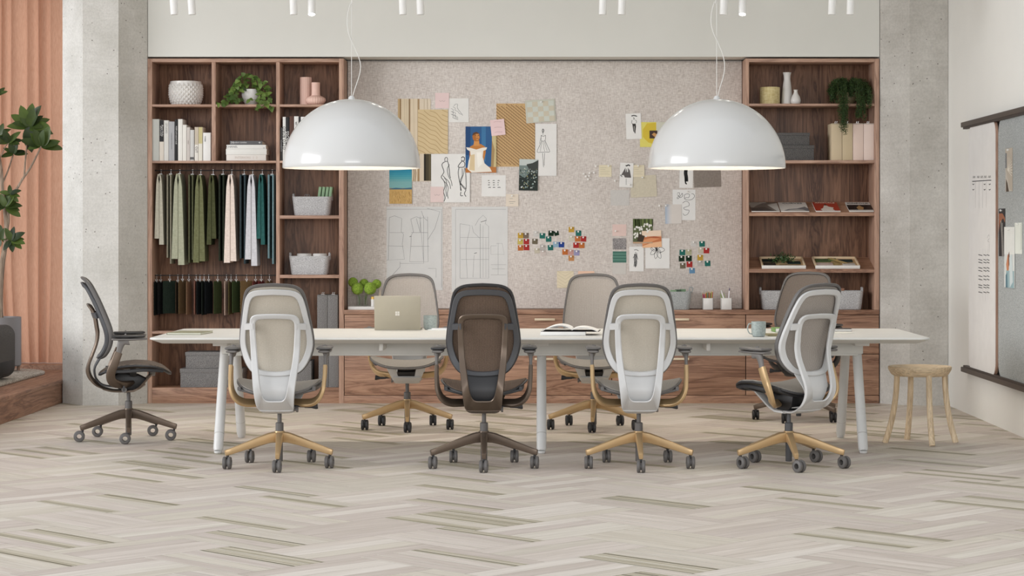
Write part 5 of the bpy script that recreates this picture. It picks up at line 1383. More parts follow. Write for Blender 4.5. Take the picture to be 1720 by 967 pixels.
def d_pat2(s):
    L = lambda p, w=.5, c=(150, 150, 152): s.line(c, w, p)
    L([(.07, .03), (.97, .03)], .45); L([(.07, .03), (.07, .98)], .4); L([(.15, .20), (.33, .22), (.31, .30), (.26, .45), (.26, .6), (.28, .84), (.15, .84), (.15, .20)]); L([(.36, .22), (.39, .3), (.5, .37)]); L([(.51, .2), (.51, .84)], .5, (120, 120, 122)); L([(.42, .22), (.48, .15), (.56, .1), (.62, .14), (.6, .2), (.66, .23), (.66, .84), (.15, .84)])
    L([(.15, .36), (.66, .36)], .4); L([(.15, .49), (.68, .49)], .45); L([(.17, .62), (.66, .62)], .4); L([(.40, .57), (.38, .83)]); L([(.56, .22), (.56, .83)], .35); L([(.61, .36), (.61, .83)], .35)
    L([(.52, .18), (.62, .16)], .8, (70, 70, 72)); L([(.40, .55), (.45, .54)], .9, (90, 90, 92)); L([(.70, .46), (.80, .46), (.80, .43), (.90, .43), (.94, .56), (.70, .56), (.70, .46)], .4); L([(.70, .68), (.97, .68)], .4); L([(.72, .73), (.95, .73)], .4); L([(.83, .43), (.83, .80)], .4); L([(.70, .80), (.97, .80)], .4)
def d_herr(s):
    for j in range(7):
        v = -.2 + j * .2
        s.line((204, 192, 162), .6, [(.02, max(.01, v)), (.5, min(.98, v + .3))]); s.line((204, 192, 162), .6, [(.5, min(.98, v + .3)), (.98, max(.01, v))])
def d_lines(s):
    for v, a in ((.22, .62), (.36, .5), (.52, .85), (.66, .75), (.78, .85)): s.line((186, 176, 150), .45, [(.1, v), (a, v + .01)])
def d_model1(s):
    L = lambda p, w=.8: s.line(ink, w, p, 3)
    L([(.38, .1), (.55, .08), (.75, .12)], 1.6); L([(.5, .16), (.56, .2), (.52, .24)], 1.0); L([(.42, .26), (.38, .36), (.44, .4)], .7); L([(.62, .26), (.7, .3), (.68, .38)], .7); s.poly((60, 56, 54), [(.42, .4), (.64, .4), (.66, .5), (.6, .76), (.55, .76), (.55, .5), (.52, .5), (.54, .74), (.48, .7), (.44, .5)]); L([(.56, .74), (.6, .78)], 1.0)
def d_yellow(s):
    s.rect((224, 214, 110), 0, 0, .58, 1); s.poly((214, 188, 60), [(.1, .3), (.25, .05), (.58, .02), (.58, .9), (.3, .82), (.1, .6)]); s.rect((206, 206, 190), .58, 0, 1, 1); s.rect((66, 48, 40), .34, .34, .62, .66); s.poly((200, 150, 90), [(.42, .5), (.5, .42), (.62, .5), (.55, .62)])
def d_cape(s):
    s.line((20, 20, 22), 2.0, [(.42, .1), (.5, .12), (.62, .08), (.74, .12)], 3); s.poly((96, 92, 90), [(.4, .2), (.44, .4), (.5, .24), (.6, .2), (.74, .3), (.86, .58), (.84, .6), (.4, .6), (.3, .5), (.1, .52)]); s.poly((228, 228, 226), [(.52, .22), (.6, .2), (.62, .36), (.54, .38)]); s.line(grey, .7, [(.5, .64), (.52, .9)], 0); s.line(ink, 1.0, [(.04, .5), (.2, .58)])
def d_curl(s):
    L = lambda p, w=.6: s.line(ink, w, p, 5)
    L([(.2, .12), (.3, .1), (.28, .2), (.2, .26), (.24, .3), (.36, .18), (.42, .12), (.44, .2), (.34, .26), (.2, .16)]); L([(.52, .28), (.52, .18), (.62, .14), (.74, .16), (.7, .26), (.6, .26), (.52, .3), (.66, .34), (.84, .32), (.96, .22), (.9, .14), (.82, .14)])
    L([(.44, .44), (.56, .38), (.7, .42), (.72, .52), (.6, .56), (.48, .6), (.56, .66), (.72, .68), (.66, .8), (.52, .84), (.46, .78)])
def d_legs(s):
    for u in (.4, .5, .6, .46, .55): s.line((20, 20, 22), 1.6, [(u, .05), (u - .05, .3), (u, .5), (u + .02, .7)], 3)
    s.line((20, 20, 22), 2.2, [(.44, .5), (.46, .78), (.56, .8)], 2)
def d_ombre(s):
    for i in range(5): s.rect([(176, 190, 206), (192, 198, 208), (206, 206, 208), (214, 210, 206), (218, 212, 206)][i], i * .1, 0, (i + 1) * .1 if i < 4 else 1, 1)
def d_cactus(s):
    s.rect((84, 98, 52), 0, 0, 1, .34); rs = random.Random(9)
    for u in (.12, .3, .5, .7, .9): s.line((120, 136, 76), 1.6, [(u, 0), (u + .02, .32)]); s.line((44, 52, 28), 1.2, [(u + .1, 0), (u + .1, .3)])
    s.rect((92, 100, 66), 0, .34, 1, 1)
    for i in range(46):
        u, v = rs.uniform(.06, .92), rs.uniform(.2, .78); r = .05; s.poly(rs.choice([(234, 232, 224), (222, 220, 210), (244, 242, 236)]), [(u - r, v), (u - r * .3, v - r), (u + r * .5, v - r * .8), (u + r, v), (u + r * .4, v + r * .8), (u - r * .5, v + r * .7)])
    s.poly((60, 48, 34), [(.3, .62), (.6, .7), (.5, .95), (.2, .9)]); s.rect((196, 160, 130), 0, .94, 1, 1)
def d_dunes(s):
    s.rect((238, 214, 190), 0, 0, 1, .34); s.poly((198, 120, 76), [(0, .4), (.5, .34), (1, .42), (1, .75), (0, .95)]); s.poly((222, 152, 104), [(.02, .55), (.5, .42), (.9, .5), (.4, .7), (0, .85)]); s.poly((176, 92, 56), [(.3, .4), (.6, .34), (1, .42), (.7, .46)]); s.poly((236, 186, 144), [(0, .9), (.5, .72), (1, .66), (1, 1), (0, 1)])
def d_bloom(s):
    c = (.47, .38)
    for a, r in ((0, .33), (28, .2), (60, .33), (100, .3), (150, .3), (190, .26), (215, .3), (250, .2), (300, .22)):
        dx, dy = math.cos(math.radians(a)) * r, math.sin(math.radians(a)) * r; nx, ny = -dy * .25, dx * .25
        s.line(ink, .6, [c, (c[0] + dx * .5 + nx, c[1] + dy * .5 + ny), (c[0] + dx, c[1] + dy), (c[0] + dx * .5 - nx, c[1] + dy * .5 - ny), c], 4)
    s.line(ink, 1.4, [(.44, .36), (.5, .4)]); s.line(ink, .8, [(.5, .28), (.47, .38), (.42, .3)], 2)
def d_model2(s):
    L = lambda p, w=.8: s.line((70, 70, 72), w, p, 3)
    L([(.34, .14), (.48, .12), (.64, .17)], .9); L([(.44, .22), (.38, .34), (.26, .46)], .8); L([(.5, .24), (.54, .4), (.6, .52)], .8)
    for u in (.36, .42, .47, .52): L([(u, .3), (u - .02, .5), (u, .62), (u - .04, .8)], 1.0)
    L([(.4, .6), (.42, .84)], 1.2)
def d_stria(s):
    for i in range(7): s.line((96, 140, 126) if i % 2 else (66, 112, 98), 2.0, [(0, .1 + i * .13), (1, .11 + i * .13)])
PG = 'papers and samples on the pin board'
pap(668.3, 165.9, 723.4, 304.5, (214, 196, 164), 'photo_print', 'tall print of draped beige cloth, half behind the left lamp', 'print', 0, 0, d_drapes)
pap(702, 183.9, 752.4, 258, (216, 194, 152), 'photo_print', 'print of rippled sand dunes', 'print', 1, 0, d_sand)
pap(754.2, 165.2, 787.3, 205.2, paper, 'paper_sketch', 'white paper with wavy ink lines', 'sketch', 0, 0, d_waves)
pap(731, 156, 754.4, 181.8, (232, 208, 206), 'sticky_note', 'pink note at the top of the collage', 'note', 1, 0, d_note)
pap(712, 258.4, 726, 303.5, (40, 36, 26), 'photo_print', 'dark olive print peeking out left of the two-figure drawing', 'print', 1, 0, d_dark)
pap(724.2, 258.4, 789.3, 339.8, (236, 235, 232), 'paper_sketch', 'large white sheet with two ink fashion figures', 'sketch', 2, 0, d_figs)
pap(723, 313.4, 745, 339.6, (232, 210, 206), 'sticky_note', 'pink note on the lower corner of the two-figure drawing', 'note', 3, 0, d_note)
pap(654, 279, 691.8, 342, (206, 168, 104), 'photo_print', 'print of a wheat field under a teal sky, under the left lamp', 'print', 1, 0, d_wheat)
pap(782, 212.4, 833.5, 289.8, (60, 100, 150), 'photo_print', 'portrait print of a figure in a white off-shoulder dress on blue', 'print', 3, 0, d_woman)
pap(833.7, 173.7, 898.6, 279.8, (204, 170, 122), 'photo_print', 'print of coarse braided rope', 'print', 0, 0, d_rope)
pap(823, 199.5, 849.2, 228.5, (236, 208, 208), 'sticky_note', 'tilted pink note with handwriting between portrait and rope', 'note', 4, -6, d_note2)
pap(881.5, 165.5, 934.2, 207.2, (200, 200, 186), 'fabric_sample', 'tilted pale checkered fabric sample', 'fabric', 1, -4, d_check, [(909, 171)])
pap(899.2, 207.9, 934.8, 295.4, (234, 233, 230), 'paper_sketch', 'narrow white sheet with a ball dress sketch', 'sketch', 2, 0, d_dress)
pap(871.4, 267, 904.2, 320.2, (40, 50, 46), 'photo_print', 'dark print of small white blossoms', 'print', 3, 1.2, d_flowers)
pap(809, 294.2, 849.6, 329.8, (234, 233, 230), 'paper_note', 'white card with four rows of black handwriting', 'note', 0, 0, d_script)
pap(849.8, 326, 870.8, 346.6, (228, 216, 200), 'sticky_note', 'small cream note below the blossoms print', 'note', 1, 0, d_small, [(860, 329)])
pap(649.4, 347, 743.6, 487, (216, 216, 214), 'sewing_pattern', 'large tracing paper sewing pattern, left one', 'pattern', 0, 0, d_pat1)
pap(758.7, 347, 852.8, 490, (218, 218, 216), 'sewing_pattern', 'large tracing paper sewing pattern, right one', 'pattern', 0, 0, d_pat2)
pap(935.5, 455, 963.4, 483.4, (226, 214, 186), 'fabric_sample', 'cream herringbone sample left of the far chair', 'fabric', 0, 0, d_herr)
pap(971, 455.2, 998.3, 483, (232, 196, 172), 'fabric_sample', 'peach sample mostly hidden behind the far chair', 'fabric', 0, 0)
pap(1006, 277, 1027.2, 297, (228, 218, 190), 'sticky_note', 'cream note with ruled handwriting beside the loose pins', 'note', 0, 0, d_lines, [(1022, 278.5)])
pap(1063.2, 277, 1082.3, 297, (226, 216, 190), 'sticky_note', 'cream note tucked beside the cape sketch', 'note', 2, 0, d_lines, [(1072, 278.6)])
pap(1040, 273, 1064.2, 315, (234, 233, 230), 'paper_sketch', 'small sheet with a grey cape fashion sketch', 'sketch', 3, 2.5, d_cape, [(1057, 310)])
pap(1058, 293.5, 1103.6, 332, cloth((212, 202, 176), 8), 'fabric_sample', 'cream fabric sample with pinked edges', 'fabric', 1, -3, None, [(1079, 298)])
pap(1025.5, 319, 1057, 345, cloth((206, 203, 198), 6), 'fabric_sample', 'faint grey green gauze sample below the cape sketch', 'fabric', 0, 0)
pap(1050.6, 190, 1077.8, 234, (234, 233, 230), 'paper_sketch', 'small sheet with a figure in dark trousers', 'sketch', 1, -2, d_model1)
pap(1075, 205, 1122, 246.8, (222, 210, 100), 'photo_print', 'yellow print half hidden behind the right lamp', 'print', 0, 0, d_yellow)
pap(1141, 279, 1164.2, 315.8, (234, 233, 230), 'paper_sketch', 'small sheet with dark boots sketch under the right lamp', 'sketch', 1, 1, d_legs)
pap(1164.7, 278, 1211.5, 315, cloth((142, 130, 120), 10), 'fabric_sample', 'brown fabric sample with pinked edges under the right lamp', 'fabric', 0, -2, None, [(1171, 284)])
pap(1129.7, 318.4, 1168.2, 369.6, (232, 232, 230), 'paper_sketch', 'white sheet with looping ink curls', 'sketch', 0, 0, d_curl, [(1154, 321.5)])
pap(1117, 343, 1145, 375.8, (210, 206, 206), 'paint_card', 'pale blue to beige colour card', 'card', 1, -1, d_ombre, [(1118.3, 345.3)])
pap(1063.2, 367.4, 1096.2, 408.6, (84, 98, 52), 'photo_print', 'print of white flowers under green cacti', 'print', 1, 0, d_cactus)
pap(1078, 386.5, 1111.6, 416, (220, 160, 120), 'photo_print', 'print of orange sand hills', 'print', 3, -2.5, d_dunes)
pap(1084, 400, 1124.6, 450.8, (234, 233, 230), 'paper_sketch', 'white sheet with an ink lily', 'sketch', 2, 0, d_bloom)
pap(1057, 414.2, 1081.2, 455.5, (234, 233, 230), 'paper_sketch', 'small white sheet with a loose figure sketch, left of the lily', 'sketch', 1, 0, d_model2)
pap(1028.6, 376.7, 1052, 396.2, (226, 200, 192), 'fabric_sample', 'blush pink square sample, top of the column of four', 'fabric', 0, 0, None, [(1033.8, 388)])
pap(1029.2, 400, 1052, 418.8, speckle('tweed', (110, 106, 108), (150, 146, 146), (186, 182, 180), 240), 'fabric_sample', 'grey tweed sample, second of the column of four', 'fabric')
pap(1029.2, 422, 1052, 440.8, (80, 126, 112), 'fabric_sample', 'sea green striated sample, third of the column of four', 'fabric', 0, 0, d_stria)
pap(1028.6, 441.4, 1051.6, 460.5, (206, 202, 196), 'fabric_sample', 'pale grey sample, lowest of the column of four', 'fabric')
# loose pins
for (px, py, lab) in [(1000.6, 279.3, 'loose white pin nearest the top of the cluster'), (997.6, 290, 'loose white pin just left of the ruled cream note'), (990.3, 290.7, 'loose white pin in the upper middle of the cluster'), (980.4, 291.9, 'loose white pin furthest left in the cluster'), (983.8, 296.4, 'loose white pin in the lower left of the cluster'), (989.4, 295.7, 'loose white pin at the centre of the cluster'), (987.8, 301.2, 'loose white pin lowest in the cluster'), (1032.8, 303.7, 'loose white pin alone left of the cape sketch'), (1107.5, 345.6, 'loose white pin left of the colour card')]:
    b = new(); pinmesh(b, .0085); single('push_pin', b, pinm, lab, 'pin', (SX(px, PB), PB - .0003, SZ(py, PB)), group='loose push pins')
# colour chips
cols = dict(mustard=(206, 160, 48), brown=(128, 108, 92), yellow=(208, 186, 84), red=(190, 44, 42), orange=(208, 110, 46), lgrey=(206, 202, 198), teal=(34, 116, 104), dgreen=(26, 52, 34), lblue=(140, 176, 200), blue=(34, 66, 158), taupe=(186, 178, 172), beige=(200, 190, 168), pinkish=(206, 192, 184), cream=(206, 200, 180), pink=(208, 150, 142), lav=(150, 146, 190), tan=(206, 138, 78), greenbeige=(176, 176, 140), umber=(118, 106, 84), midblue=(96, 146, 186))
A = [(1120, 313, 'mustard', 'mustard chip top left of the left block of six'), (1163, 313, 'brown', 'brown chip top right of the left block of six'), (1118, 363, 'yellow', 'dull yellow chip middle left of the block of six'), (1167, 361, 'red', 'red chip middle right of the block of six'), (1120, 412, 'orange', 'orange chip bottom left of the block of six'), (1168, 409, 'red', 'red chip bottom right of the block of six'),
 (1245, 300, 'lgrey', 'light grey chip beside the upper teal one'), (1235, 360, 'umber', 'dark taupe chip standing alone left of the teal ones'), (1295, 315, 'teal', 'uppermost teal chip in the middle group'), (1345, 341, 'teal', 'teal chip just under the two dark green ones'), (1365, 295, 'dgreen', 'dark green chip, left of the pair'), (1408, 295, 'dgreen', 'tilted dark green chip, right of the pair'),
 (1403, 385, 'lblue', 'light blue chip beside the royal blue one'), (1448, 386, 'blue', 'royal blue chip right of the light blue one'), (1360, 410, 'teal', 'lowest teal chip, left below the light blue one'), (1297, 410, 'taupe', 'pale taupe chip above the pinkish one'), (1252, 435, 'beige', 'beige chip at the lower left of the middle group'), (1302, 452, 'pinkish', 'pale pinkish chip lowest in the middle group'),
 (1528, 265, 'mustard', 'mustard chip at the top of the right group'), (1585, 294, 'teal', 'teal chip in the right group under the mustard one'), (1528, 335, 'cream', 'cream chip left of the orange and red pair'), (1578, 340, 'orange', 'orange chip left of the rightmost red one'), (1625, 340, 'red', 'rightmost red chip of the big cluster'), (1565, 391, 'red', 'red chip left of the lower orange one'), (1611, 392, 'orange', 'orange chip right of the lower red one'),
 (1477, 445, 'orange', 'orange chip left of the rose one'), (1523, 447, 'pink', 'dusty rose chip between orange and lavender'), (1571, 452, 'lav', 'lavender chip right of the dusty rose one'), (1527, 494, 'tan', 'tan orange chip lowest in the right group')]
for (x, y, c, lab) in A:
    px, py = x / 4.778 + 640, y / 4.778 + 330
    pap(px - 4.7, py - 4.6, px + 4.7, py + 4.6, cloth(cols[c], 8), 'colour_chip', lab, 'colour chip', 0, random.uniform(-3, 3) + (-12 if x == 1408 else 0), None, [(px - .5, py - 2.6)], 'felt colour chips, big cluster')
Bc = [(945, 366, 'lgrey', 'light grey chip at the top left of the small cluster'), (1009, 366, 'teal', 'teal chip at the top right of the small cluster'), (857, 432, 'teal', 'teal chip above the left dark green one, small cluster'), (906, 430, 'greenbeige', 'sage beige chip right of the left teal one, small cluster'), (1000, 415, 'beige', 'sand chip left of the upper red one, small cluster'), (1043, 418, 'red', 'upper red chip of the small cluster'), (851, 480, 'dgreen', 'left dark green chip of the small cluster'), (907, 478, 'dgreen', 'right-hand dark green chip of the small cluster'),
 (995, 472, 'mustard', 'mustard chip of the small cluster'), (860, 535, 'umber', 'dark taupe chip at the lower left of the small cluster'), (912, 524, 'red', 'lower red chip of the small cluster'), (994, 515, 'taupe', 'grey chip under the mustard one, small cluster'), (1052, 517, 'teal', 'teal chip at the lower right of the small cluster'), (932, 573, 'midblue', 'mid blue chip lowest in the small cluster')]
for (x, y, c, lab) in Bc:
    px, py = x / 4.603 + 960, y / 4.603 + 330
    pap(px - 4.9, py - 4.7, px + 4.9, py + 4.7, cloth(cols[c], 8), 'colour_chip', lab, 'colour chip', 0, random.uniform(-3, 3), None, [(px - .5, py - 2.8)], 'felt colour chips, small cluster')
# ================================================================ RIGHT WALL BOARDS
def side():
    XW = 3.172
    rail = flat((76, 66, 60), .45)
    def yz(px, py):
        Y = F * (XW - .04) / (px - VX); return Y, SZ(py, Y)
    y0, zt = yz(1617, 210); _, zb = yz(1617, 619.5)
    for nm, z, lab in (('wall_rail', zt, 'dark metal rail along the top of the sliding wall boards'), ('wall_rail', zb, 'dark metal rail along the bottom of the sliding wall boards')):
        t = thing(nm, lab, 'rail', (XW, y0, z)); b = new(); box(b, -.055, -.0006, -5.0, 0, -.018, .018, .003); obj('profile', b, rail, t)
        s = -1 if z == zt else 1
        b = new(); box(b, -.050, -.020, -5.0, -.07, s * .018, s * .034, .001); obj('groove', b, flat((58, 50, 46), .5), t)
    Rm = Matrix(((0, 1, 0, 0), (-1, 0, 0, 0), (0, 0, 1, 0), (0, 0, 0, 1)))     # sheet front (-y) -> -x ; sheet x -> -y
    def panel(ya, yb, za, zb_, r, x, th, mt, edge, nm, lab, cat, draw=None):
        w = abs(ya - yb); h = zb_ - za; t = thing(nm, lab, cat, (x, (ya + yb) / 2, (za + zb_) / 2)); t.rotation_euler = (0, 0, -PI / 2)
        P = []
        for (sx, sz, a0) in ((1, 1, 0), (-1, 1, 90), (-1, -1, 180), (1, -1, 270)):
            for q in range(9):
                a = math.radians(a0 + 90 * q / 8); P.append((sx * (w / 2 - r) + r * math.cos(a), sz * (h / 2 - r) + r * math.sin(a)))
        b = new(); prism(b, P, 0, th); obj('panel_core', b, edge, t, label='brown panel edge')
        b = new(); P2 = [(u * (1 - .006 / w), v * (1 - .006 / h)) for u, v in P]; prism(b, P2, -.003, -.0002); obj('panel_face', b, mt, t)
        return t, w, h
    wb = flat((232, 231, 229), .55)
    yA = F * (XW - .04) / (1628 - VX); yB = F * (XW - .04) / (1673 - VX)
    zlo, zhi = zb + .02, zt - .02
    t, w, h = panel(yA, yB, zlo, zhi, .10, XW - .042, .018, wb, M['walnut_edge'], 'whiteboard', 'tall white sliding board with handwritten table on the right wall', 'whiteboard')
    s = Sheet(wb, .01, .01); s.b.free(); s.b = new(); s.w, s.h, s.th = w, h, .0032
    def uv(px, py):
        Y = F * (XW - .045) / (px - VX); return (yA - Y) / (yA - yB), .5 - (SZ(py, Y) - (zlo + zhi) / 2) / h
    L = lambda c, wd, pts, sm=0: s.line(c, wd, [uv(*p) for p in pts], sm)
    L(ink, 1.2, [(1633, 304.5), (1665, 302.5)])
    for i, px in enumerate((1634, 1641, 1647, 1653, 1660)):
        for q in range(3): L(ink, 1.0, [(px + q * 1.4, 299 - .1 * i), (px + q * 1.4 + 1.0, 295.5 - .2 * i), (px + q * 1.4 + 1.4, 299)])
    for px in (1638.5, 1644.5, 1650.5, 1656.5): L((150, 150, 152), .7, [(px, 305), (px, 349)])
    for py in (309, 318):
        for px in (1633.5, 1652.5, 1661): L(ink, 1.2, [(px, py), (px + 1.5, py + 1), (px + 3, py - .4)])
    L((140, 140, 142), .6, [(1658, 400), (1661, 394), (1662, 400), (1659, 404), (1661, 406)], 3); L((150, 150, 152), .6, [(1662, 405), (1662, 423)])
    for j, py in enumerate((427.5, 435.5, 440, 449, 454, 463, 468.5, 478, 482, 490)):
        for (a, c) in ((1643.5, 1650), (1652, 1657), (1657.5, 1662)): L(ink, 1.1, [(a, py), ((a + c) / 2, py - .3 + 1.0), (c, py + 1.6)])
    for px in (1646, 1651, 1655.5, 1659.5): L((190, 190, 192), .6, [(px, 418), (px, 505)])
    me = bpy.data.meshes.new('m')
    for f in s.b.faces:
        if f.normal.y > 0: f.normal_flip()
    s.b.to_mesh(me); s.b.free()
    for m in s.mats: me.materials.append(m)
    o = bpy.data.objects.new('handwriting', me); COL.objects.link(o); o.parent = t; o['label'] = 'black marker handwriting'
    yC = F * (XW - .03) / (1677.2 - VX)
    panel(yC, yC - 3.2, zlo - .002, zhi + .002, .12, XW - .030, .02, M['boardfelt'], flat((150, 120, 84), .6), 'felt_board', 'grey felt sliding board at the right edge of the picture', 'pin board')
    # prints on the felt board
    XF = XW - .030 - .0035
    def sp(px0, px1, pyt, pyb, base, name, label, cat, layer, draw, xs=0, pin=None):
        X = XF - .0008 - .0022 * layer; Ya = F * X / (px0 - VX); Yb_ = F * X / (px1 - VX); zt_ = SZ(pyt, Ya); zb2 = SZ(pyb, Ya)
        q = Sheet(flat(base, .7), Ya - Yb_, zt_ - zb2, .001)
        if draw: draw(q)
        o = q.done(name, label, cat, (X, (Ya + Yb_) / 2, (zt_ + zb2) / 2), (0, 0, -PI / 2), 'prints on the felt board')
        b = new(); pinmesh(b, .008); obj('pin', b, pinm, o, (0 if pin is None else pin[0] * (Ya - Yb_) / 2, -.0012, (zt_ - zb2) * .46))
    def d_fan(q):
        q.poly((186, 176, 162), [(0, 0), (1, 0), (1, 1), (.6, .95), (.2, .6), (0, .3)]); q.rect((120, 122, 126), 0, .1, .2, .45)
        for a in range(-30, 91, 14):
            c, s_ = math.cos(math.radians(a)), math.sin(math.radians(a)); q.line((232, 226, 214), .9, [(.3, .5), (min(1, .3 + .7 * c), max(0, min(1, .5 - .3 * s_)))])
        q.poly((80, 66, 54), [(.1, .7), (.3, .8), (.5, 1), (.1, 1)])
    def d_fall(q): q.poly((150, 96, 70), [(0, .1), (.6, .1), (1, .2), (1, .3), (.7, .2), (.2, .3), (0, .5)]); q.line((226, 222, 214), 2.2, [(.35, .25), (.5, .6), (.6, 1)]); q.line((226, 222, 214), 1.5, [(.55, .3), (.7, .7), (.75, 1)])
    def d_leaf(q):
        for i in range(14): q.line((170, 182, 160), .8, [(.8, .08 + i * .06), (1, .02 + i * .06)])
    def d_girl(q): q.rect((228, 230, 226), 0, 0, 1, .45); q.poly((196, 132, 96), [(.2, .62), (.35, .45), (.5, .5), (.45, .7), (.3, .8)]); q.poly((110, 66, 44), [(.4, .46), (.5, .4), (.55, .6), (.45, .66)]); q.rect((150, 178, 184), .2, .72, .95, 1); q.poly((206, 218, 220), [(.5, .5), (.75, .45), (.85, .9), (.55, 1)]); q.poly((88, 122, 136), [(.15, .8), (.3, .75), (.35, 1), (.15, 1)])
    sp(1689, 1701, 250, 322, (196, 190, 180), 'photo_print', 'narrow print of a pale folded fan, highest on the felt board', 'print', 0, d_fan)
    sp(1677.8, 1688.5, 350.5, 430, (42, 40, 42), 'photo_print', 'dark print of two white streams at the left edge of the felt board', 'print', 0, d_fall)
    sp(1704.5, 1717, 374, 426, (226, 230, 222), 'photo_print', 'white print with fine green leaf lines', 'print', 0, d_leaf)
    sp(1687, 1704.5, 381, 482, (216, 220, 218), 'photo_print', 'pale print of a person in light blue denim', 'print', 1, d_girl)
side()
# ================================================================ TABLE ITEMS
tz = TZ + .0008
def laptop():
    Y = 14.36; k = Y / F; w = 77.5 * k; hgt = 57 * k
    t = thing('laptop', 'open sage gold laptop seen from behind with a pale square logo', 'laptop', (SX(667.8, Y), Y, tz)); m = flat((162, 155, 138), .45, .1)
    b = new(); box(b, -w / 2, w / 2, 0.0, .205, 0, .012, .003); obj('base', b, m, t)
    b = new(); box(b, -w / 2, w / 2, -.006, .0, 0.0, hgt, .0025); 
    Mx = Matrix.Rotation(math.radians(9), 4, 'X')
    obj('lid', b, m, t, (0, .004, .006), (math.radians(9), 0, 0))
    b = new(); g = .0135
    for sx in (-1, 1):
        for sz in (-1, 1): box(b, (-g if sx < 0 else .0009), (-.0009 if sx < 0 else g), -.0006, .0001, (-g if sz < 0 else .0009), (-.0009 if sz < 0 else g))
    obj('logo', b, flat((214, 210, 202), .3, .2), t, (0, .004 - .0062 * math.cos(math.radians(9)) - hgt * .47 * math.sin(math.radians(9)), .006 + hgt * .47 * math.cos(math.radians(9))), (math.radians(9), 0, 0), label='pale four-square logo')
    b = new(); box(b, -w / 2 + .006, w / 2 - .006, .0002, .0008, .008, hgt - .006); obj('screen', b, flat((30, 30, 32), .2), t, (0, .004, .006), (math.radians(9), 0, 0))
    b = new(); box(b, -w / 2 + .02, w / 2 - .02, .02, .12, .012, .0128); obj('keyboard', b, flat((150, 146, 128), .5), t)
laptop()
def mug(px, Y, label, hang, wpx=23.8, h=.092):
    k = Y / F; r = wpx / 2 * k; t = thing('mug', label, 'mug', (SX(px, Y), Y, tz))
    g = NT('celadon_glaze'); n = g.noise(g.coords(), 90, 3, .7); g.base(g.ramp(n, [(.35, lin((146, 156, 153))), (.6, lin((170, 180, 177)))])); g.rough(.3)
    b = new(); lathe(b, [(0, 0), (r * .72, 0), (r * .86, .003), (r * .96, .02), (r, .05), (r, h), (r - .003, h), (r - .0035, .05), (r * .85, .008), (0, .006)], n=40); obj('cup', b, g.m, t)
    b = new(); a = math.radians(hang); c, s = math.cos(a), math.sin(a)
    P = [(r - .002, h * .84), (r + .014, h * .86), (r + .023, h * .7), (r + .024, h * .45), (r + .013, h * .22), (r - .003, h * .18)]
    sweep(b, smooth([(q * c, q * s, z_) for q, z_ in P], 4), (.0055, .0035), (-s, c, 0), 10); obj('handle', b, g.m, t)
mug(722.7, 14.45, 'celadon mug beside the laptop with no handle showing', 80, 23.3)
mug(1274.2, 13.47, 'speckled celadon mug with its handle to the left', 190, 24.6)
def paperstack():
    Y = 14.42
    b = new(); box(b, -.075, .075, -.1, .1, 0, .004, .001); single('notepad', b, flat((236, 235, 232), .7), 'thin white notepad lying right of the mug by the laptop', 'notepad', (SX(744, Y), Y, tz), (0, 0, math.radians(-14)))
    b = new(); tube(b, [(-.05, 0, 0), (.05, .01, 0)], .004, 8); single('pen', b, flat((226, 226, 228), .4), 'white pen lying on the notepad', 'pen', (SX(738, Y - .05), Y - .05, tz + .0085), (0, 0, .1))
paperstack()
def closed(name, label, px0, px1, Y, d, h, ccov, cat, skew=0, page=(236, 234, 228)):
    k = Y / F; w = (px1 - px0) * k; t = thing(name, label, cat, (SX((px0 + px1) / 2, Y), Y, tz), math.radians(skew))
    b = new(); box(b, -w / 2, w / 2, 0, d, 0, .002, .0008); box(b, -w / 2, w / 2, 0, d, h - .002, h, .0008); box(b, -w / 2, -w / 2 + .002, 0, d, 0, h, .0008); obj('cover', b, flat(ccov, .6), t)
    b = new(); box(b, -w / 2 + .003, w / 2 - .002, .002, d - .002, .0022, h - .0022); obj('pages', b, flat(page, .8), t)
closed('notebook', 'thin sage green tablet folio lying at the left end of the table', 279, 338, 13.72, .30, .012, (132, 130, 104), 'folio', -6, (206, 206, 190))
closed('notebook', 'dark slim notebook with white pages right of the swivelled chair', 1391, 1431, 14.2, .17, .014, (66, 58, 56), 'notebook', -3)
closed('notebook', 'olive notebook lying just right of the handled mug', 1291, 1345, 13.52, .16, .012, (126, 118, 84), 'notebook', 4, (170, 160, 120))
closed('notebook', 'white book with a green cover behind the olive notebook', 1302, 1352, 14.05, .17, .026, (104, 138, 76), 'notebook', 3)
b = new(); box(b, -.09, .09, -.07, .07, 0, .0015); single('paper_sheet', b, flat((218, 216, 206), .8), 'pale sheet of paper near the right end of the table', 'paper', (SX(1407, 13.95), 13.95, tz), (0, 0, .15))
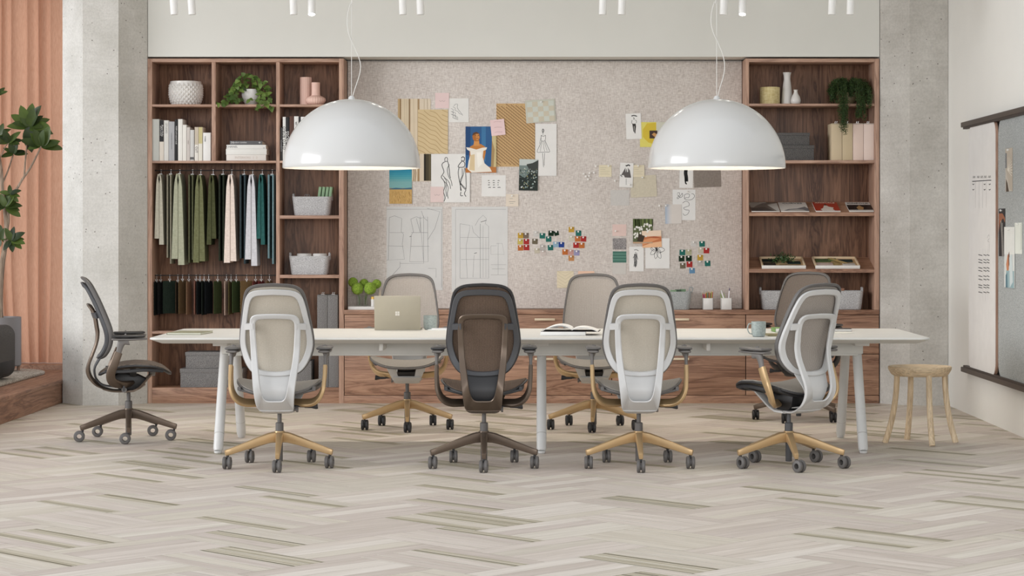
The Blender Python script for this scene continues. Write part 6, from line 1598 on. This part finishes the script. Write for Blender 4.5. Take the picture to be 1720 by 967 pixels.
def openbook():
    Y = 13.72; k = Y / F; x = SX(955, Y)
    b = new(); box(b, -.18, .10, -.11, .13, 0, .022, .003); single('book_stack', b, flat((232, 231, 228), .6), 'closed white book lying under the open one', 'book', (SX(957, Y) - .0, Y, tz), (0, 0, -.03))
    t = thing('open_book', 'open white book with curling pages on the table', 'book', (SX(962, Y), Y + .03, tz + .0228), math.radians(-4))
    for s, w, hh in ((-1, .185, .042), (1, .16, .028)):
        def P(u, v):
            return Vector((s * w * u, -.12 + .24 * v, .003 + hh * math.sin(PI * min(1, u * .9 + .1)) ** .8 * (1 - .25 * u) * (1 if u > 0 else .6)))
        b = new(); sheet(b, P, 20, 4, .004); obj('pages', b, flat((236, 234, 230), .7), t)
        def P3(u, v): return Vector((s * w * u * 1.02, -.12 + .24 * v, .002 + .8 * hh * math.sin(PI * min(1, u * .9 + .1)) ** .8 * (1 - .25 * u)))
        b = new(); sheet(b, P3, 16, 3, .002); obj('pages', b, flat((222, 220, 214), .8), t)
    b = new(); box(b, -.19, .0, -.12, .12, -.0003, .0022); box(b, .0, .17, -.12, .12, -.0003, .0022); obj('cover', b, flat((58, 50, 48), .6), t)
openbook()
# ================================================================ LEFT CORNER: tree, planter, rug, chair
PZ = .19
def rug():
    b = new(); x1 = -4.12; P = []
    for (cx, cy, a0) in ((x1 - .55, 18.1, 0), (-5.9, 18.1, 90), (-5.9, 15.2, 180), (x1 - .55, 15.2, 270)):
        for q in range(11):
            a = math.radians(a0 + 9 * q); P.append((cx + .55 * math.cos(a), cy + .55 * math.sin(a)))
    b = new(); prismz(b, P, 0, .022, bev=.008)
    single('rug', b, speckle('wool_rug', (150, 140, 128), (190, 182, 170), (216, 210, 200), 60), 'woven oatmeal rug with rounded corners on the platform', 'rug', (0, 0, PZ + .0005))
rug()
def leafy_tree():
    Y = 18.25; k = Y / F; X = SX(0, Y); zb = PZ + .0235
    t = thing('planter', 'grey cylindrical planter on short feet at the left edge', 'planter', (X, Y, zb)); r = 35 * k; h = SZ(532, Y) - zb
    b = new(); lathe(b, [(0, .04), (r - .01, .04), (r, .05), (r, h), (r - .012, h), (r - .012, .09), (0, .09)], n=64); obj('vessel', b, flat((128, 124, 124), .5), t)
    for a in (25, 155, 270):
        b = new(); c, s = math.cos(math.radians(a)) * r * .88, math.sin(math.radians(a)) * r * .88; tube(b, [(c, s, 0), (c, s, .042)], .014, 12); obj('foot', b, M['walnut_edge'], t)
    b = new(); lathe(b, [(0, h - .05), (r - .013, h - .05), (r - .013, h - .07), (0, h - .07)], n=32); obj('soil', b, flat((70, 54, 42), .95), t)
    T_ = thing('indoor_tree', 'indoor tree with big glossy leaves in clusters on bare branches', 'plant', (X, Y, zb + h - .05))
    o = Vector((X, Y, zb + h - .05)); bk = new(); W = lambda px, py, dy=0: Vector(at(px, py, Y)) + Vector((0, dy, 0)) - o
    def br(pts, r0, r1):
        q = [tuple(W(*p)) for p in pts]; s = smooth(q, 5); n = len(s); tube(bk, s, [r0 + (r1 - r0) * i / (n - 1) for i in range(n)], 10)
    br([(1, 545), (0, 500), (3, 450), (6, 428), (10, 405), (11, 380), (8, 350), (4, 320), (2, 285), (-2, 260), (-3, 235)], .026, .011)
    br([(11, 385), (14, 372), (13, 352), (6, 340), (-5, 325)], .014, .008)
    br([(6, 345), (16, 330, -.02), (30, 318, -.05), (40, 302, -.06), (55, 280, -.06), (72, 246, -.06)], .014, .007)
    br([(43, 297, -.05), (44, 270, -.03), (46, 236, 0), (49, 214, 0)], .008, .006)
    br([(4, 308), (10, 290, .04), (17, 268, .05), (20, 259, .05)], .008, .005)
    br([(2, 262), (8, 246, .02), (14, 240, .02)], .005, .004)
    br([(7, 425), (12, 412, -.06), (22, 405, -.1)], .008, .005)
    br([(-2, 236), (-6, 210), (-6, 160), (-3, 162)], .010, .005)
    obj('branches', bk, wood('bark', '6a5848', '8c7a68', 'a89684', 'Z', 2.0, .8), T_)
    lf = new(); rs = random.Random(21)
    def cluster(px, py, dy, n, L, up=.5, spread=1.0, dirs=None):
        c = W(px, py, dy)
        for i in range(n):
            a = 2 * PI * i / n + rs.uniform(-.2, .2)
            if dirs: d = Vector((dirs[i][0], rs.uniform(-.5, .2), dirs[i][1]))
            else: d = Vector((math.cos(a) * spread, math.sin(a) * .8 - .2, up + rs.uniform(-.45, .5)))
            l = L * rs.uniform(.85, 1.15)
            leaf(lf, c, d, (rs.uniform(-.3, .3), -.9, .7), l, l * rs.uniform(.46, .56), rs.uniform(.05, .3), 8, .75, .12)
    cluster(49, 214, 0, 9, .185, dirs=[(-.8, .7), (-.9, .12), (-.3, 1), (.1, 1.0), (.4, .9), (.8, .45), (1, .05), (.95, -.12), (.05, -.9)])
    cluster(51, 212, -.02, 6, .15, dirs=[(-.5, .9), (.3, 1), (.7, .7), (-1, .3), (.9, -.02), (-.1, -.6)])
    cluster(72, 246, -.06, 9, .16, dirs=[(-.8, .3), (-.5, .8), (.2, 1), (.4, .9), (1, .35), (1, -.02), (.9, .15), (-.9, 0), (-.3, .9)])
    cluster(20, 258, .05, 6, .11, dirs=[(-.7, .6), (-.2, 1), (.4, .8), (1, .1), (.9, .35), (-.9, -.2)])
    cluster(14, 240, .02, 5, .12, dirs=[(.6, .7), (1, .35), (-.8, .2), (.9, 0), (-.2, .8)])
    cluster(12, 347, -.06, 9, .13, dirs=[(-.3, 1), (.3, 1), (.8, .6), (1, .2), (1, -.15), (.8, -.5), (-.8, -.2), (-.9, .5), (.5, .8)])
    cluster(20, 326, -.06, 5, .09, dirs=[(-.1, 1), (.7, .3), (1, -.1), (-.7, .2), (.7, -.6)])
    cluster(24, 404, -.1, 8, .12, dirs=[(-.4, 1), (.1, 1), (.9, .7), (1, .25), (1, -.1), (.8, -.5), (.2, -.9), (-.6, -.7)])
    cluster(2, 402, .0, 6, .12, dirs=[(-.8, .4), (.3, .9), (.9, .5), (-.5, -.7), (.8, -.1), (-.2, 1)])
    cluster(2, 345, .03, 5, .11, dirs=[(-.8, .4), (.3, .9), (.6, -.5), (-.5, -.7), (.9, .2)])
    cluster(-4, 160, 0, 6, .10); cluster(-2, 228, 0, 6, .10, dirs=[(-.8, .4), (.3, .9), (.6, .5), (-.5, -.7), (.6, -.2), (-.3, .6)])
    obj('foliage', lf, leafmat('rubber_leaf', (26, 42, 18), (84, 104, 46), .4), T_, smooth=1.5)
leafy_tree()
def lounge():
    Y = 17.0; x = SX(7.5, Y)
    t = thing('lounge_chair', 'rounded charcoal felt lounge chair cut off by the left edge', 'chair', (x - .40, Y, PZ + .0235))
    b = new(); P = []
    for (cx, cz, a0) in ((.32, .33, 0), (-.32, .33, 90), (-.32, .10, 180), (.32, .10, 270)):
        for q in range(9):
            a = math.radians(a0 + 90 * q / 8); P.append((cx + .08 * math.cos(a), cz + .09 * math.sin(a) + .0))
    prism(b, P, -.36, .36, bev=.02); obj('shell', b, M['darkfelt'], t)
    b = new(); box(b, -.39, .403, -.365, .3, .04, .16, .02); obj('skirt', b, flat((26, 25, 25), .7), t, label='black lower band')
    b = new(); box(b, -.3, .3, -.3, .3, .0, .03, .01); obj('foot', b, flat((30, 28, 28), .6), t)
lounge()
# ================================================================ LIGHT, CAMERA
w = bpy.data.worlds.new('World'); SC.world = w; w.use_nodes = True
w.node_tree.nodes['Background'].inputs[0].default_value = (.965, .99, 1.03, 1); w.node_tree.nodes['Background'].inputs[1].default_value = 0.83
def area(name, loc, rot, sx, sy, e, col):
    l = bpy.data.lights.new(name, 'AREA'); l.shape = 'RECTANGLE'; l.size = sx; l.size_y = sy; l.energy = e; l.color = col
    o = bpy.data.objects.new(name, l); COL.objects.link(o); o.location = loc; o.rotation_euler = [math.radians(a) for a in rot]; return o
def aim(o, p): o.rotation_euler = (Vector(p) - o.location).to_track_quat('-Z', 'Y').to_euler()
a = area('offscreen_area_light', (-14, 8.5, 3.6), (0, 0, 0), 9, 4.5, 1250, (.99, .99, 1)); aim(a, (0, 14.5, 1.0))  # daylight from the unseen window at the left front
a = area('offscreen_area_light', (2.0, -14, 4.0), (0, 0, 0), 12, 5, 1350, (.985, .99, 1)); aim(a, (.8, 17.5, 1.4))  # added fill lamp behind the camera, evens out the back wall; no window here
SC.view_settings.view_transform = 'Standard'; SC.view_settings.look = 'None'; SC.view_settings.gamma = 1; SC.view_settings.exposure = 0.0
SC.view_settings.use_curve_mapping = False
cam = bpy.data.cameras.new('Camera'); co = bpy.data.objects.new('Camera', cam); COL.objects.link(co); SC.camera = co
co.location = (0, 0, H); co.rotation_euler = (PI / 2, 0, 0)
cam.sensor_width = 36; cam.sensor_fit = 'HORIZONTAL'; cam.lens = F / 1720 * 36
cam.shift_x = -(VX - 860) / 1720; cam.shift_y = -(483.5 - VY) / 1720; cam.clip_end = 100
